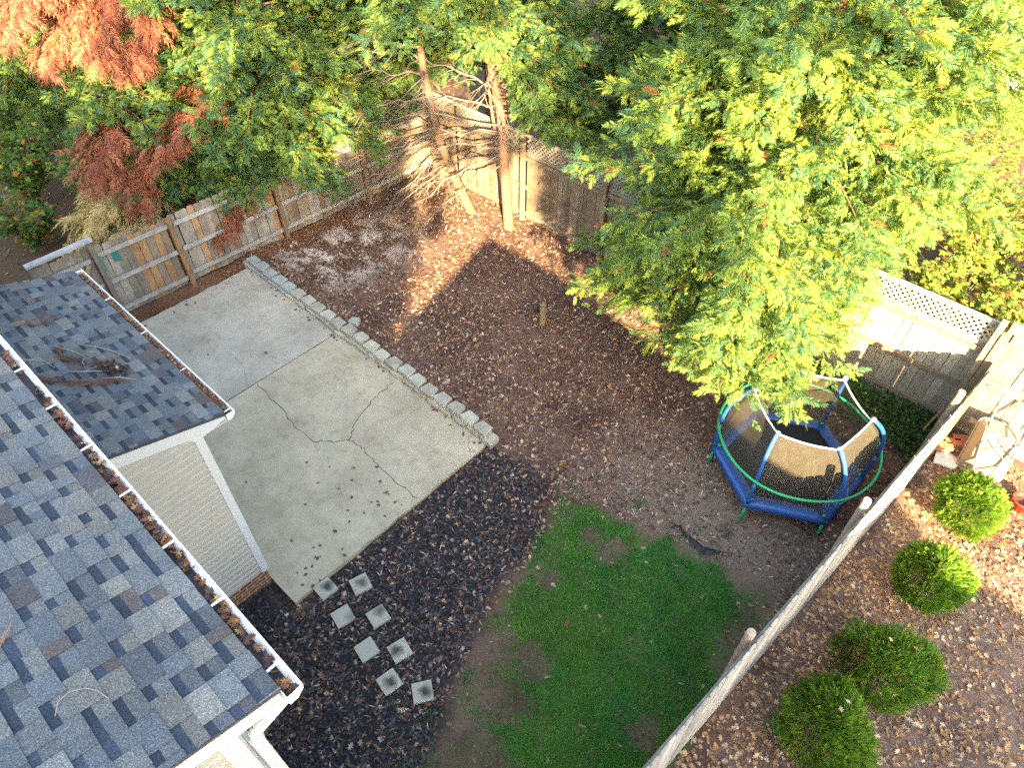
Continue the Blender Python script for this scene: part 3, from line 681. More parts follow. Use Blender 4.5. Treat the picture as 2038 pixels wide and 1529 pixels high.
# ------------------------------------------------------------------ trampoline
def trampoline():
    c = np.array((-1.48, 8.28)); T = thing('trampoline', (c[0], c[1], 0), 'small hexagonal trampoline with blue pads, green hoop and dark net on the bare earth', 'trampoline')
    k = NT('blue_vinyl'); v = k.coord(); f = k.noise(v, 7, 5, .65); g = k.noise(v, 55, 3)
    k.col(k.mix(f, (.006, .045, .18), (.016, .10, .33))); k.rough(.38); k.b.inputs['Specular IOR Level'].default_value = .5; k.bump(k.noise(v, 16, 4), .6, .02); BLUE = k.m
    FOAM = m_plain('blue_foam', (.010, .07, .24), .45, .5, .3, 20); GREEN = m_plain('green_tube', (.0, .30, .12), .4, .5, .2)
    BLACK = m_plain('jump_mat', (.016, .017, .018), .8, .2, .3, 30)
    PALE = m_plain('white_cap', (.70, .74, .78), .4)
    k = NT('net'); tr = k.n('ShaderNodeBsdfTransparent'); mx = k.n('ShaderNodeMixShader'); v = k.coord((1, 1, .35)); n = k.noise(v, 14, 3)
    k.col((.115, .10, .072)); k.rough(.9)
    tl = k.n('ShaderNodeBsdfTranslucent'); tl.inputs[0].default_value = (.07, .06, .045, 1); m2 = k.n('ShaderNodeMixShader'); m2.inputs[0].default_value = .3; k.l(k.b.outputs[0], m2.inputs[1]); k.l(tl.outputs[0], m2.inputs[2])
    mm = k.n('ShaderNodeMath'); mm.operation = 'MULTIPLY_ADD'; k.l(n, mm.inputs[0]); mm.inputs[1].default_value = .3; mm.inputs[2].default_value = .30
    k.l(mm.outputs[0], mx.inputs[0]); k.l(tr.outputs[0], mx.inputs[1]); k.l(m2.outputs[0], mx.inputs[2]); k.l(mx.outputs[0], k.out.inputs[0]); NET = k.m
    ang = [math.radians(-93+60*i) for i in range(6)]
    def at(r, z, i, da=0.0, off=(0, 0)): a = ang[i % 6]+math.radians(da); return np.array((c[0]+off[0]+r*math.cos(a), c[1]+off[1]+r*math.sin(a), z))
    zt = .43
    for i in range(6):
        m = MB(); b = at(1.16, zt-.03, i); m.tube([at(1.18, -.06, i), at(1.17, .15, i), b], .026, 10); m.build('leg', GREEN, T, True)
    m = MB(); m.tube([at(1.16, zt-.03, i) for i in range(6)], .028, 8, closed=True); m.build('frame', GREEN, T, True)
    # puffy pads: one for each side
    for i in range(6):
        m = MB(); N = 9; a0, a1 = at(1.24, zt, i), at(1.24, zt, i+1); b0, b1 = at(.97, zt, i), at(.97, zt, i+1); V = []
        rows = 6; rs = np.random.default_rng(i)
        for r in range(rows+1):
            u = r/rows
            for t in np.linspace(.0, 1, N):
                p = (a0*(1-t)+a1*t)*(1-u)+(b0*(1-t)+b1*t)*u
                hgt = .032*math.sin(PI*min(max(u, .02), .98))**.5 + .006*rs.normal()*math.sin(PI*u)
                drop = -.075 if r == 0 else 0
                V.append((p[0], p[1], zt+hgt+drop))
        m.add(V, [(r*N+j, r*N+j+1, (r+1)*N+j+1, (r+1)*N+j) for r in range(rows) for j in range(N-1)])
        o = m.build('pad', BLUE, T, True); sm = o.modifiers.new('thick', 'SOLIDIFY'); sm.thickness = .015; sm.offset = -1
        cp = MB(); p = at(1.11, zt+.03, i); cp.lathe([(.03, -.01), (.032, .015), (.02, .022), (.001, .022)], 12, p); cp.V = [x-np.array(T.location) for x in cp.V]; cb = cp.build('corner_cap', GREEN); cb.parent = o
    m = MB(); m.add([at(.98, zt-.03, i) for i in range(6)], [tuple(range(6))]); m.build('jump_mat', BLACK, T)
    # six bowed poles with foam sleeves
    tops = []
    for i in range(6):
        P = [at(1.17, zt, i), at(1.19, .75, i), at(1.20, 1.1, i), at(1.16, 1.4, i, -1), at(1.03, 1.67, i, -3), at(.86, 1.86, i, -5, (.0, -.04))]
        Q = []
        for a, b in zip(P[:-1], P[1:]):
            for t in (0, .25, .5, .75): Q.append(a+(b-a)*t)
        Q.append(P[-1]); Q = np.array(Q)
        for _ in range(3): Q[1:-1] = (Q[:-2]+2*Q[1:-1]+Q[2:])/4
        tops.append(Q[-1])
        m = MB(); m.tube(Q, .018, 8); po = m.build('pole', GREEN, T, True)
        L = len(Q)
        for a, b in ((0, 6), (7, L-1)):
            s = MB(); s.tube(Q[a:b+1], .033, 10); s.V = [x-np.array(T.location) for x in s.V]; so = s.build('foam_sleeve', FOAM, None, True); so.parent = po
        s = MB(); s.tube([Q[-1]+(Q[-1]-Q[-2])*.02, Q[-1]+(Q[-1]-Q[-2])*.35], .036, 10); s.V = [x-np.array(T.location) for x in s.V]; so = s.build('pole_cap', PALE, None, True); so.parent = po
    m = MB(); m.tube([(c[0]+1.235*math.cos(t), c[1]+1.235*math.sin(t), 1.06+.012*math.sin(5*t)) for t in np.linspace(0, 2*PI, 73)[:-1]], .021, 8, closed=True); m.build('hoop', GREEN, T, True)
    # net, one sheet of six panels hung between the poles; sags between pole tops
    m = MB(); NS = 10; lev = [(.46, 1.10, 0), (.75, 1.14, 0), (1.06, 1.15, 0), (1.36, 1.11, -1), (1.62, .99, -3), (1.82, .845, -5)]; V = []
    for li, (z, r, da) in enumerate(lev):
        for i in range(6):
            p, q = at(r, z, i, da, (0, -.04*(li/5)**2)), at(r, z, i+1, da, (0, -.04*(li/5)**2))
            for s in range(NS):
                t = s/NS; g = p*(1-t)+q*t; g[2] -= .05*math.sin(PI*t)*(li/5)**2
                ww = .012*math.sin(9*t+i*2+li); g[:2] += (g[:2]-c)/np.linalg.norm(g[:2]-c)*ww*(li < 5); V.append(g)
    n = 6*NS
    m.add(V, [(l*n+j, l*n+(j+1) % n, (l+1)*n+(j+1) % n, (l+1)*n+j) for l in range(5) for j in range(n)]); m.build('net', NET, T, True)
    m = MB(); m.tube(V[5*n:], .013, 6, closed=True); m.build('net_hem', PALE, T, True)
    m = MB(); a, b = tops[2], at(1.15, .5, 1); m.tube([at(1.02, 1.1, 2, -25), at(.9, .85, 1, 35), at(1.1, .62, 1, 20), at(1.14, .7, 1, 3)], .006, 5); m.build('loose_cord', m_plain('cord', (.4, .3, .2), .8), T, True)
trampoline()

# ------------------------------------------------------------------ wheelbarrow and clutter by the plank fence
def wheelbarrow():
    O = np.array((.60, 10.40, .10)); r = np.array((.99, .12, 0)); u = np.array((-.097, .488, .867)); n = np.cross(r, u); n /= np.linalg.norm(n); r = np.cross(u, n)
    W = thing('wheelbarrow', (.95, 10.5, 0), 'beige wheelbarrow tipped up on its nose against the sunlit fence', 'wheelbarrow')
    G = lambda p, q, h: O + r*p + u*q + n*h
    TR = m_plain('cream_steel', (.25, .21, .155), .45, .4, .15); ST = m_plain('grey_steel', (.15, .145, .135), .45, .4, .2); RB = m_plain('rubber', (.16, .15, .14), .8)
    def rr(p0, p1, q0, q1, h, cr):
        out = []
        for cx, cy, a0 in ((p1-cr, q1-cr, 0), (p0+cr, q1-cr, 90), (p0+cr, q0+cr, 180), (p1-cr, q0+cr, 270)):
            for t in (0, 30, 60, 90): out.append(G(cx+cr*math.cos(math.radians(a0+t)), cy+cr*math.sin(math.radians(a0+t)), h))
        return out
    m = MB(); A = rr(.0, .68, .0, .95, 0, .10); B = rr(.015, .665, .015, .935, .012, .10); Cc = rr(.11, .57, .30, .82, .24, .07); N = len(A)
    m.add(B+Cc, [(i, (i+1) % N, N+(i+1) % N, N+i) for i in range(N)]+[tuple(range(N, 2*N))])
    o = m.build('tray', TR, W, False); s = o.modifiers.new('t', 'SOLIDIFY'); s.thickness = .006
    m = MB(); m.tube(rr(0, .68, 0, .95, 0, .10), .014, 8, closed=True); m.build('tray_rim', TR, W, True)
    for p0, p1 in ((.26, .10), (.42, .60)):
        m = MB(); m.tube([G(p0, -.06, .34), G((p0+p1)/2, .35, .275), G(p1, .85, .265), G(p1, 1.15, .27), G(p1, 1.42, .30)], .019, 8); h = m.build('handle', ST, W, True)
        g = MB(); g.tube([G(p1, 1.28, .285), G(p1, 1.46, .303)], .024, 10); g.V = [x-np.array(W.location) for x in g.V]; go = g.build('grip', RB, None, True); go.parent = h
        m = MB(); m.tube([G(p1, .52, .28), G(p1*.9+.034, .70, .55), G(p1*.9+.034, .74, .57), G(p1, .95, .28)], .014, 8); m.build('leg', ST, W, True)
    m = MB(); m.tube([G(.10, .80, .45), G(.35, .80, .46), G(.60, .80, .45)], .012, 8); m.tube([G(.16, .45, .285), G(.54, .7, .285)], .01, 6); m.tube([G(.54, .45, .285), G(.16, .7, .285)], .01, 6); m.build('brace', ST, W, True)
    ctr = G(.34, -.02, .35); wl = MB(); a = np.arange(24)*2*PI/24
    ring = [ctr+(u*math.cos(t)+n*math.sin(t))*.15 for t in a]; wl.tube(ring, .042, 10, closed=True); wh = wl.build('wheel', RB, W, True)
    rm = MB(); rm.tube([ctr-r*.04, ctr+r*.04], .10, 18); rm.V = [x-np.array(W.location) for x in rm.V]; ro = rm.build('rim', ST, None); ro.parent = wh
wheelbarrow()
def clutter():
    BR = m_plain('brick_clay', (.34, .13, .08), .9, .1, .35, 14, bump=.4); CN = m_plain('pale_stone', (.55, .52, .47), .9, .1, .15, 10, bump=.3)
    z = float(gz(.3, 10.85))
    k = 0
    for ly in range(2):
        for j in range(3):
            m = MB(); c, s = math.cos(.5+.06*j), math.sin(.5+.06*j); M = np.eye(4); M[:2, :2] = [[c, -s], [s, c]]; M[:3, 3] = (.36+.09*(j-1)*c+.03*ly, 10.72+.17*(j-1), z+.002+ly*.07)
            m.box(-.13, .13, -.075, .075, 0, .065, (1, 1, 1), M)
            o = m.build('brick', BR, None, loc=tuple(M[:3, 3])); bevel(o, .006); tag(o, 'red brick in the small stack between the long fence and the wheelbarrow', 'brick', 'red bricks stacked by the wheelbarrow')
    m = MB(); V = [(.30, 10.22), (.62, 10.30), (.66, 10.52), (.42, 10.62), (.26, 10.45)]; zz = float(gz(.45, 10.4))
    m.add([(x, y, zz+h) for h in (0, .05) for x, y in V], [(4, 3, 2, 1, 0), (5, 6, 7, 8, 9)]+[(i, (i+1) % 5, 5+(i+1) % 5, 5+i) for i in range(5)])
    o = m.build('stone_slab', CN, None, loc=(.45, 10.4, zz)); bevel(o, .008); tag(o, 'white broken slab lying on the leaves under the tipped wheelbarrow', 'slab')
    m = MB(); m.obox((.40, 11.02, .62), (1.02, 11.06, .50), .10, .045, tint=(.36, .28, .2))
    o = m.build('plank', WOODX, None, loc=(.7, 11.04, .55)); tag(o, 'short grey plank propped on the pale fence behind the wheelbarrow', 'plank')
    m = MB(); m.obox((-.12, 10.62, .08), (-.02, 10.86, .72), .10, .03, up=(1, 0, 0), tint=(.36, .25, .15)); o = m.build('board_offcut', WOOD, None, loc=(-.07, 10.7, .4)); tag(o, 'short brown board leaning in the fence corner next to the ivy', 'board')
    m = MB(); m.tube([(-.92, 10.83, .06), (-.7, 10.73, .065), (-.45, 10.62, .05)], [.022, .026, .02], 8, (.30, .2, .14)); o = m.build('stick', WOODX, None, True, loc=(-.7, 10.73, .06)); tag(o, 'thick pale stick lying between the trampoline and the ivy', 'stick')
    RD = m_plain('red_plastic', (.42, .03, .02), .35, .5); P = thing('plant_pot', (1.66, 10.30, float(gz(1.66, 10.3))), 'red plastic pot on the leaves beside the wheelbarrow wheel', 'pot')
    m = MB(); x, y, zz = P.location; m.lathe([(.001, 0), (.10, 0), (.15, .2), (.165, .2), (.165, .23), (.145, .23), (.10, .03), (.001, .03)], 28, (x, y, zz)); m.build('pot_shell', RD, P, True)
    m = MB(); m.lathe([(.001, .15), (.137, .15)], 20, (x, y, zz)); m.build('soil', m_plain('pot_soil', (.05, .03, .02), .95), P)
    # short post with a tap in the yard
    P = thing('garden_post', (-6.97, 8.48, 0), 'short wooden post with a black tap standing alone in the leaf litter', 'post')
    m = MB(); m.box(-7.015, -6.925, 8.435, 8.525, -.15, .53, (.30, .21, .12)); bevel(m.build('stake', WOOD, P), .008)
    m = MB(); m.tube([(-7.05, 8.42, .30), (-7.05, 8.42, .50), (-7.04, 8.43, .535), (-7.0, 8.45, .55)], .022, 8); m.tube([(-7.05, 8.42, .47), (-7.10, 8.37, .46), (-7.115, 8.355, .42)], .018, 8); m.box(-7.075, -7.02, 8.39, 8.45, .535, .555); m.build('tap', m_plain('black_metal', (.03, .03, .035), .5), P, True)
    # black edging strip
    m = MB(); k = m_plain('black_rubber', (.012, .012, .016), .6); P = [(-2.25, 6.17, .03), (-2.16, 6.26, .07), (-2.02, 6.2, .03), (-1.9, 6.22, .02), (-1.72, 6.17, .02), (-1.55, 6.25, .01), (-1.36, 6.36, .015)]
    Q = []
    for a, b in zip(P[:-1], P[1:]):
        for t in (0, .33, .66): Q.append(np.array(a)+(np.array(b)-np.array(a))*t)
    rs = np.random.default_rng(2)
    V = []; wd = np.interp(np.arange(len(Q)), [0, 4, 9, 15, 17], [.008, .02, .035, .07, .02])
    for q, w in zip(Q, wd):
        j = rs.normal(0, .012, 3); V += [q+j+(0, -w, -.005), q+j+(0, 0, .03), q+j*.5+(0.02, w, .0)]
    m.add(V, [(3*i+a, 3*i+3+a, 3*i+4+a, 3*i+1+a) for i in range(len(Q)-1) for a in (0, 1)])
    o = m.build('edging_strip', k, None, loc=(-1.8, 6.22, 0)); s = o.modifiers.new('t', 'SOLIDIFY'); s.thickness = .01; tag(o, 'crumpled black edging strip along the far edge of the lawn', 'edging')
    m = MB(); zz = float(gz(-.25, 6.72)); m.lathe([(.001, 0), (.03, .008), (.045, .04), (.03, .075), (.001, .085)], 16, (-.24, 6.72, zz)); o = m.build('ball', k, None, True, loc=(-.24, 6.72, zz)); tag(o, 'small dark blue ball at the foot of the long fence', 'ball')
clutter()

# ------------------------------------------------------------------ leaf templates
def leaf_star():
    """lobed oak leaf, triangles around the midrib"""
    pr = [(0, -.5), (.06, -.28), (.30, -.26), (.12, -.10), (.42, .08), (.13, .12), (.27, .38), (.06, .30), (0, .55), (-.06, .30), (-.27, .38), (-.13, .12), (-.42, .08), (-.12, -.10), (-.30, -.26), (-.06, -.28)]
    V = []; n = len(pr)
    z = lambda p: .55*p[0]**2 + .25*(p[1])**2 + .12*p[0]*p[1]
    c = (0, 0, 0)
    for i in range(n):
        a, b = pr[i], pr[(i+1) % n]; V += [c, (*a, z(a)), (*b, z(b))]
    return np.array(V)
def leaf_oval():
    pr = [(0, -.5), (.2, -.2), (.24, .08), (0, .5), (-.24, .08), (-.2, -.2)]; z = lambda p: .7*p[0]**2-.25*p[1]**2
    V = []
    for i in range(6):
        a, b = pr[i], pr[(i+1) % 6]; V += [(0, 0, 0), (*a, z(a)), (*b, z(b))]
    return np.array(V)
def leaf_maple():
    pr = [(0, -.35), (.14, -.3), (.42, -.28), (.26, -.06), (.5, .14), (.2, .16), (.16, .3), (0, .55), (-.16, .3), (-.2, .16), (-.5, .14), (-.26, -.06), (-.42, -.28), (-.14, -.3)]
    V = []; n = len(pr); z = lambda p: -.35*p[0]**2-.3*p[1]**2
    for i in range(n):
        a, b = pr[i], pr[(i+1) % n]; V += [(0, 0, .02), (*a, z(a)), (*b, z(b))]
    return np.array(V)
STAR, OVAL, MAPLE = leaf_star(), leaf_oval(), leaf_maple()
NEEDLE = np.array([(-.5, -.012, 0), (-.5, .012, 0), (.5, 0, .03)])
SHARD = np.array([(-.5, 0, .02), (0, -.11, -.03), (.5, .03, .06), (-.5, 0, .02), (.5, .03, .06), (.02, .10, .04)])
CHIP = np.array([(-.5, -.22, 0), (.5, -.14, .08), (.1, .2, .22), (-.5, -.22, 0), (.1, .2, .22), (-.45, .16, .05)])
def scatter(name, tmpl, P, size, cols, wts, mat, flat=.35, seed=0, smin=.7, smax=1.3, lift=.006, parent=None, kind='stuff', label=None, cat=None, normal=None, varj=.22):
    rs = np.random.default_rng(seed); n = len(P)
    h = rs.uniform(0, 2*PI, n); M = rots(h, rs.normal(0, flat, n), rs.normal(0, flat, n)+(rs.random(n) < .35)*PI)
    s = size*rs.uniform(smin, smax, n)
    P = P.copy(); P[:, 2] += lift + s*.12*np.abs(rs.normal(0, 1, n))
    V = instance(tmpl, M, s, P)
    ci = rs.choice(len(cols), n, p=np.array(wts)/np.sum(wts)); T = np.array(cols)[ci]*rs.uniform(1-varj, 1+varj, (n, 1))
    o = arr_mesh(name, V, 3, mat, np.repeat(T, len(tmpl)//3, axis=0), parent)
    if parent is None: tag(o, label, cat, None, kind)
    return o
LEAFM = m_tint('dry_leaf', .7, .2, 60, .12, .3)
NEEDM = m_tint('pine_needles', .8, .1, 60)
CHIPM = m_tint('bark_chip', .75, .3, 80, 0, .35)
LEAFC = [(.22, .135, .085), (.14, .07, .045), (.36, .24, .155), (.10, .052, .042), (.46, .35, .25), (.17, .062, .045), (.30, .14, .05), (.075, .046, .042)]
def on_ground(x, y): return np.stack([x, y, gz(x, y)], -1)
def yard_mask(x, y):
    return (x > -13.4) & (x < RF(y)-.02) & (y < 11.1) & ~((x > -13.15) & (x < -5.58) & (y < 5.62)) & ~((x < -6.0) & (y < 5))
def litter():
    rs = np.random.default_rng(31); N = 85000
    x = rs.uniform(-13.4, 0, N); y = rs.uniform(-.4, 11.1, N); ok = yard_mask(x, y)
    lawn = sdist(x, y, LAWN) < .05; mul = sdist(x, y, MULCH) < .0
    pale = np.hypot((x+1.9)/1.8, (y-6.8)/1.0) < 1
    dens = .12 + 1.35*np.clip(fnoise(x, y, .8)-.2, 0, 1)+.25*(fnoise(x+9, y, .25)-.5); dens = np.where(lawn, .035+.06*(sdist(x, y, LAWN) > -.35), dens); dens = np.where(mul, .15+.75*np.clip(fnoise(x, y, .7)-.2, 0, 1)+.3*np.clip((y-3.3)/2, 0, 1), dens); dens = np.where(pale, dens*.4, dens); dens *= 1-.85*(np.clip((fnoise(x*1.0, y*1.7, .5)-.50)*10, 0, 1)*np.clip(1.2-np.hypot((x+12.0)/1.5, (y-7.3)/2.0), 0, 1) > .35)
    wallbank = np.exp(-np.clip(y-5.6, 0, 9)/.8)*(x < -5.7); dens += .25*wallbank
    ok &= rs.random(N) < dens*.92
    scatter('fallen_leaves', STAR, on_ground(x[ok], y[ok]), .078, LEAFC, [.17, .2, .13, .18, .07, .09, .04, .14], LEAFM, .42, 1, .45, 1.4, label='scattered brown oak leaves over the yard', cat='leaves')
    N = 46000; x = rs.uniform(-13.4, 0, N); y = rs.uniform(-.4, 11.1, N); ok = yard_mask(x, y) & (sdist(x, y, LAWN) > .05) & (rs.random(N) < np.where(sdist(x, y, MULCH) < 0, .3, .25+.8*fnoise(x+4, y, .5)))
    scatter('leaf_shards', SHARD, on_ground(x[ok], y[ok]), .085, [(.36, .26, .2), (.24, .15, .11), (.13, .075, .055), (.48, .38, .31), (.05, .035, .032), (.27, .12, .07)], [.22, .22, .2, .1, .14, .12], LEAFM, .5, 21, .4, 1.5, .012, label='curled leaf scraps and twigs over the bare yard', cat='leaves')
    # the neighbour's side: thicker and more orange
    N = 24000; x = rs.uniform(-.45, 4.5, N); y = rs.uniform(1.8, 11.05, N); ok = (x > RF(y)+.03) & (rs.random(N) < .38+.75*fnoise(x, y, .9)-.34*np.clip((x-1.5)/1.2, 0, 1)*(y < 8))
    scatter('leaf_litter', STAR, on_ground(x[ok], y[ok]), .084, [(.30, .165, .08), (.21, .11, .06), (.42, .28, .16), (.16, .085, .06), (.52, .40, .28), (.36, .20, .085)], [.24, .2, .18, .16, .08, .14], LEAFM, .36, 2, .5, 1.35, label='orange brown leaf litter around the row of bushes', cat='leaves')
    # woods floor beyond the fences
    N = 20000; x = rs.uniform(-27, 7, N); y = rs.uniform(-1, 24, N); ok = ((x < -13.75) | (y > 11.3)) & (rs.random(N) < .9)
    scatter('woodland_leaves', OVAL, on_ground(x[ok], y[ok]), .12, [(.22, .11, .045), (.16, .08, .035), (.30, .18, .08), (.11, .06, .04)], [.3, .3, .2, .2], LEAFM, .3, 3, .6, 1.4, label='rusty leaf litter on the ground beyond the fences', cat='leaves')
    # pine straw
    N = 26000; x = rs.uniform(-13.4, -.1, N); y = rs.uniform(5.5, 11.1, N); ok = yard_mask(x, y) & (sdist(x, y, LAWN) > .1) & (rs.random(N) < .3+.7*(x < -4))
    scatter('pine_straw', NEEDLE, on_ground(x[ok], y[ok]), .15, [(.26, .15, .08), (.34, .22, .13), (.17, .095, .055), (.42, .32, .22)], [.35, .25, .25, .15], NEEDM, .12, 4, .6, 1.2, .008, label='thin rusty pine straw over the back of the yard', cat='needles')
    N = 9000; x = rs.uniform(-13.7, -9.5, N); y = 1.35+ (x+13.4)*0; x = rs.uniform(-13.45, -12.95, N); y = rs.uniform(1.2, 8.5, N)
    scatter('needle_drift', NEEDLE, on_ground(x, y), .14, [(.28, .11, .04), (.22, .085, .035), (.33, .15, .06)], [.4, .35, .25], NEEDM, .2, 5, .6, 1.2, .02, label='drift of rusty needles along the foot of the grey fence', cat='needles')
    # thatch next door and by the lawn
    N = 30000; x = np.concatenate([rs.uniform(0, 4.5, N), rs.uniform(-4.2, -.1, N//2)]); y = np.concatenate([rs.uniform(2, 11, N), rs.uniform(5.6, 8.0, N//2)]); ok = ((x > RF(y)+.05) | ((x < RF(y)-.05) & (sdist(x, y, LAWN) > 0)))
    scatter('dry_thatch', NEEDLE, on_ground(x[ok], y[ok]), .09, [(.40, .33, .27), (.30, .24, .19), (.5, .43, .36), (.2, .15, .12)], [.35, .3, .15, .2], NEEDM, .25, 6, .5, 1.3, .005, label='pale dry grass thatch between the fallen leaves', cat='dry grass')
    # mulch
    N = 30000; x = rs.uniform(-6.4, -2.4, N); y = rs.uniform(-1.2, 5.8, N); sd = sdist(x, y, MULCH)+ (fnoise(x, y, .6)-.5)*.4; ok = (sd < .02) & (rs.random(N) < np.clip(-sd*6+.25, 0, 1))
    scatter('bark_mulch', CHIP, on_ground(x[ok], y[ok]), .055, [(.025, .023, .026), (.040, .036, .038), (.015, .015, .018), (.085, .072, .07), (.05, .055, .075), (.14, .12, .11)], [.32, .26, .2, .1, .08, .04], CHIPM, .5, 7, .5, 1.6, .004, label='black bark mulch bed between patio and lawn', cat='mulch')
    # a few damp leaves on the concrete
    P = np.array([(-7.98, 2.09), (-6.75, 3.06), (-6.73, 3.32), (-7.23, 3.24), (-7.59, 3.03), (-6.62, 3.78), (-6.3, 2.9), (-6.1, 2.2), (-5.9, 1.9), (-5.85, 1.75), (-6.0, 3.3), (-10.4, 4.1), (-11.2, 3.3), (-10.6, 2.7), (-6.9, 2.5), (-7.1, 2.9), (-6.5, 1.95), (-5.8, 2.4), (-6.45, 3.1), (-5.95, 2.05), (-5.75, 1.62), (-6.35, 3.62), (-6.9, 3.5)])
    n = 70; side = rs.random(n); px = np.where(side < .5, rs.uniform(-13, -5.7, n), np.where(side < .75, rs.uniform(-13.0, -12.8, n), rs.uniform(-6.2, -5.62, n))); py = np.where(side < .5, 5.36-np.abs(rs.normal(0, .06, n)), np.where(side < .75, rs.uniform(1.6, 5.2, n), rs.uniform(1.5, 3.6, n))); P = np.concatenate([P, np.c_[px, py]])
    scatter('patio_leaves', STAR, np.c_[P, np.full(len(P), .004)], .075, [(.07, .05, .045), (.12, .06, .035), (.20, .11, .05), (.05, .045, .05)], [.4, .25, .1, .25], LEAFM, .12, 8, .5, 1.2, .003, label='few dark damp leaves on the patio', cat='leaves')
litter()
def gutter_leaves():
    rs = np.random.default_rng(8)
    g = MB(); g.box(-14.9, -2.02, .222, .305, 5.408, 5.425); g.box(-10.1, -6.17, 1.73, 1.81, 3.40, 3.435)
    o = g.build('gutter_dirt', m_plain('wet_dirt', (.030, .022, .024), .6, .3, .4, 30, bump=.5)); tag(o, 'dark wet dirt lying in both gutters', 'dirt', None, 'stuff')
    for nm, x0, x1, y0, y1, z, n, lab, size in (('gutter_leaves', -14, -2.02, .228, .31, 5.45, 1700, 'brown and yellow leaves clogging the nearer gutter', .08), ('gutter_litter', -10.1, -6.19, .0, .0, 0, 900, 'brown leaves and needles packed in the far gutter over the patio', .055)):
        if nm == 'gutter_litter': y0, y1, z = 1.74, 1.82, 3.455
        x = rs.uniform(x0, x1, n); keep = rs.random(n) < (-.25+1.9*fnoise(x, x*0, .45)) if nm == 'gutter_leaves' else rs.random(n) < .95
        x = x[keep]; y = rs.uniform(y0+.015, y1-.015, len(x)); P = np.stack([x, y, z+rs.uniform(-.02, .02, len(x))], -1)
        scatter(nm, STAR, P, size, [(.22, .10, .045), (.34, .21, .09), (.12, .06, .045), (.42, .29, .12), (.08, .05, .055), (.26, .085, .045)], [.26, .10, .28, .05, .2, .11], LEAFM, .5, n, .5, 1.1, .0, label=lab, cat='leaves')
        P = np.stack([rs.uniform(x0, x1, 900), rs.uniform(y0+.01, y1-.01, 900), np.full(900, z-.01)], -1)
        if nm == 'gutter_litter':
            scatter('gutter_needles', NEEDLE, P, .1, [(.3, .13, .05), (.2, .09, .05), (.1, .06, .04)], [.4, .3, .3], NEEDM, .2, 99, .6, 1.2, .015, label='rusty needles lining the far gutter', cat='needles')
gutter_leaves()
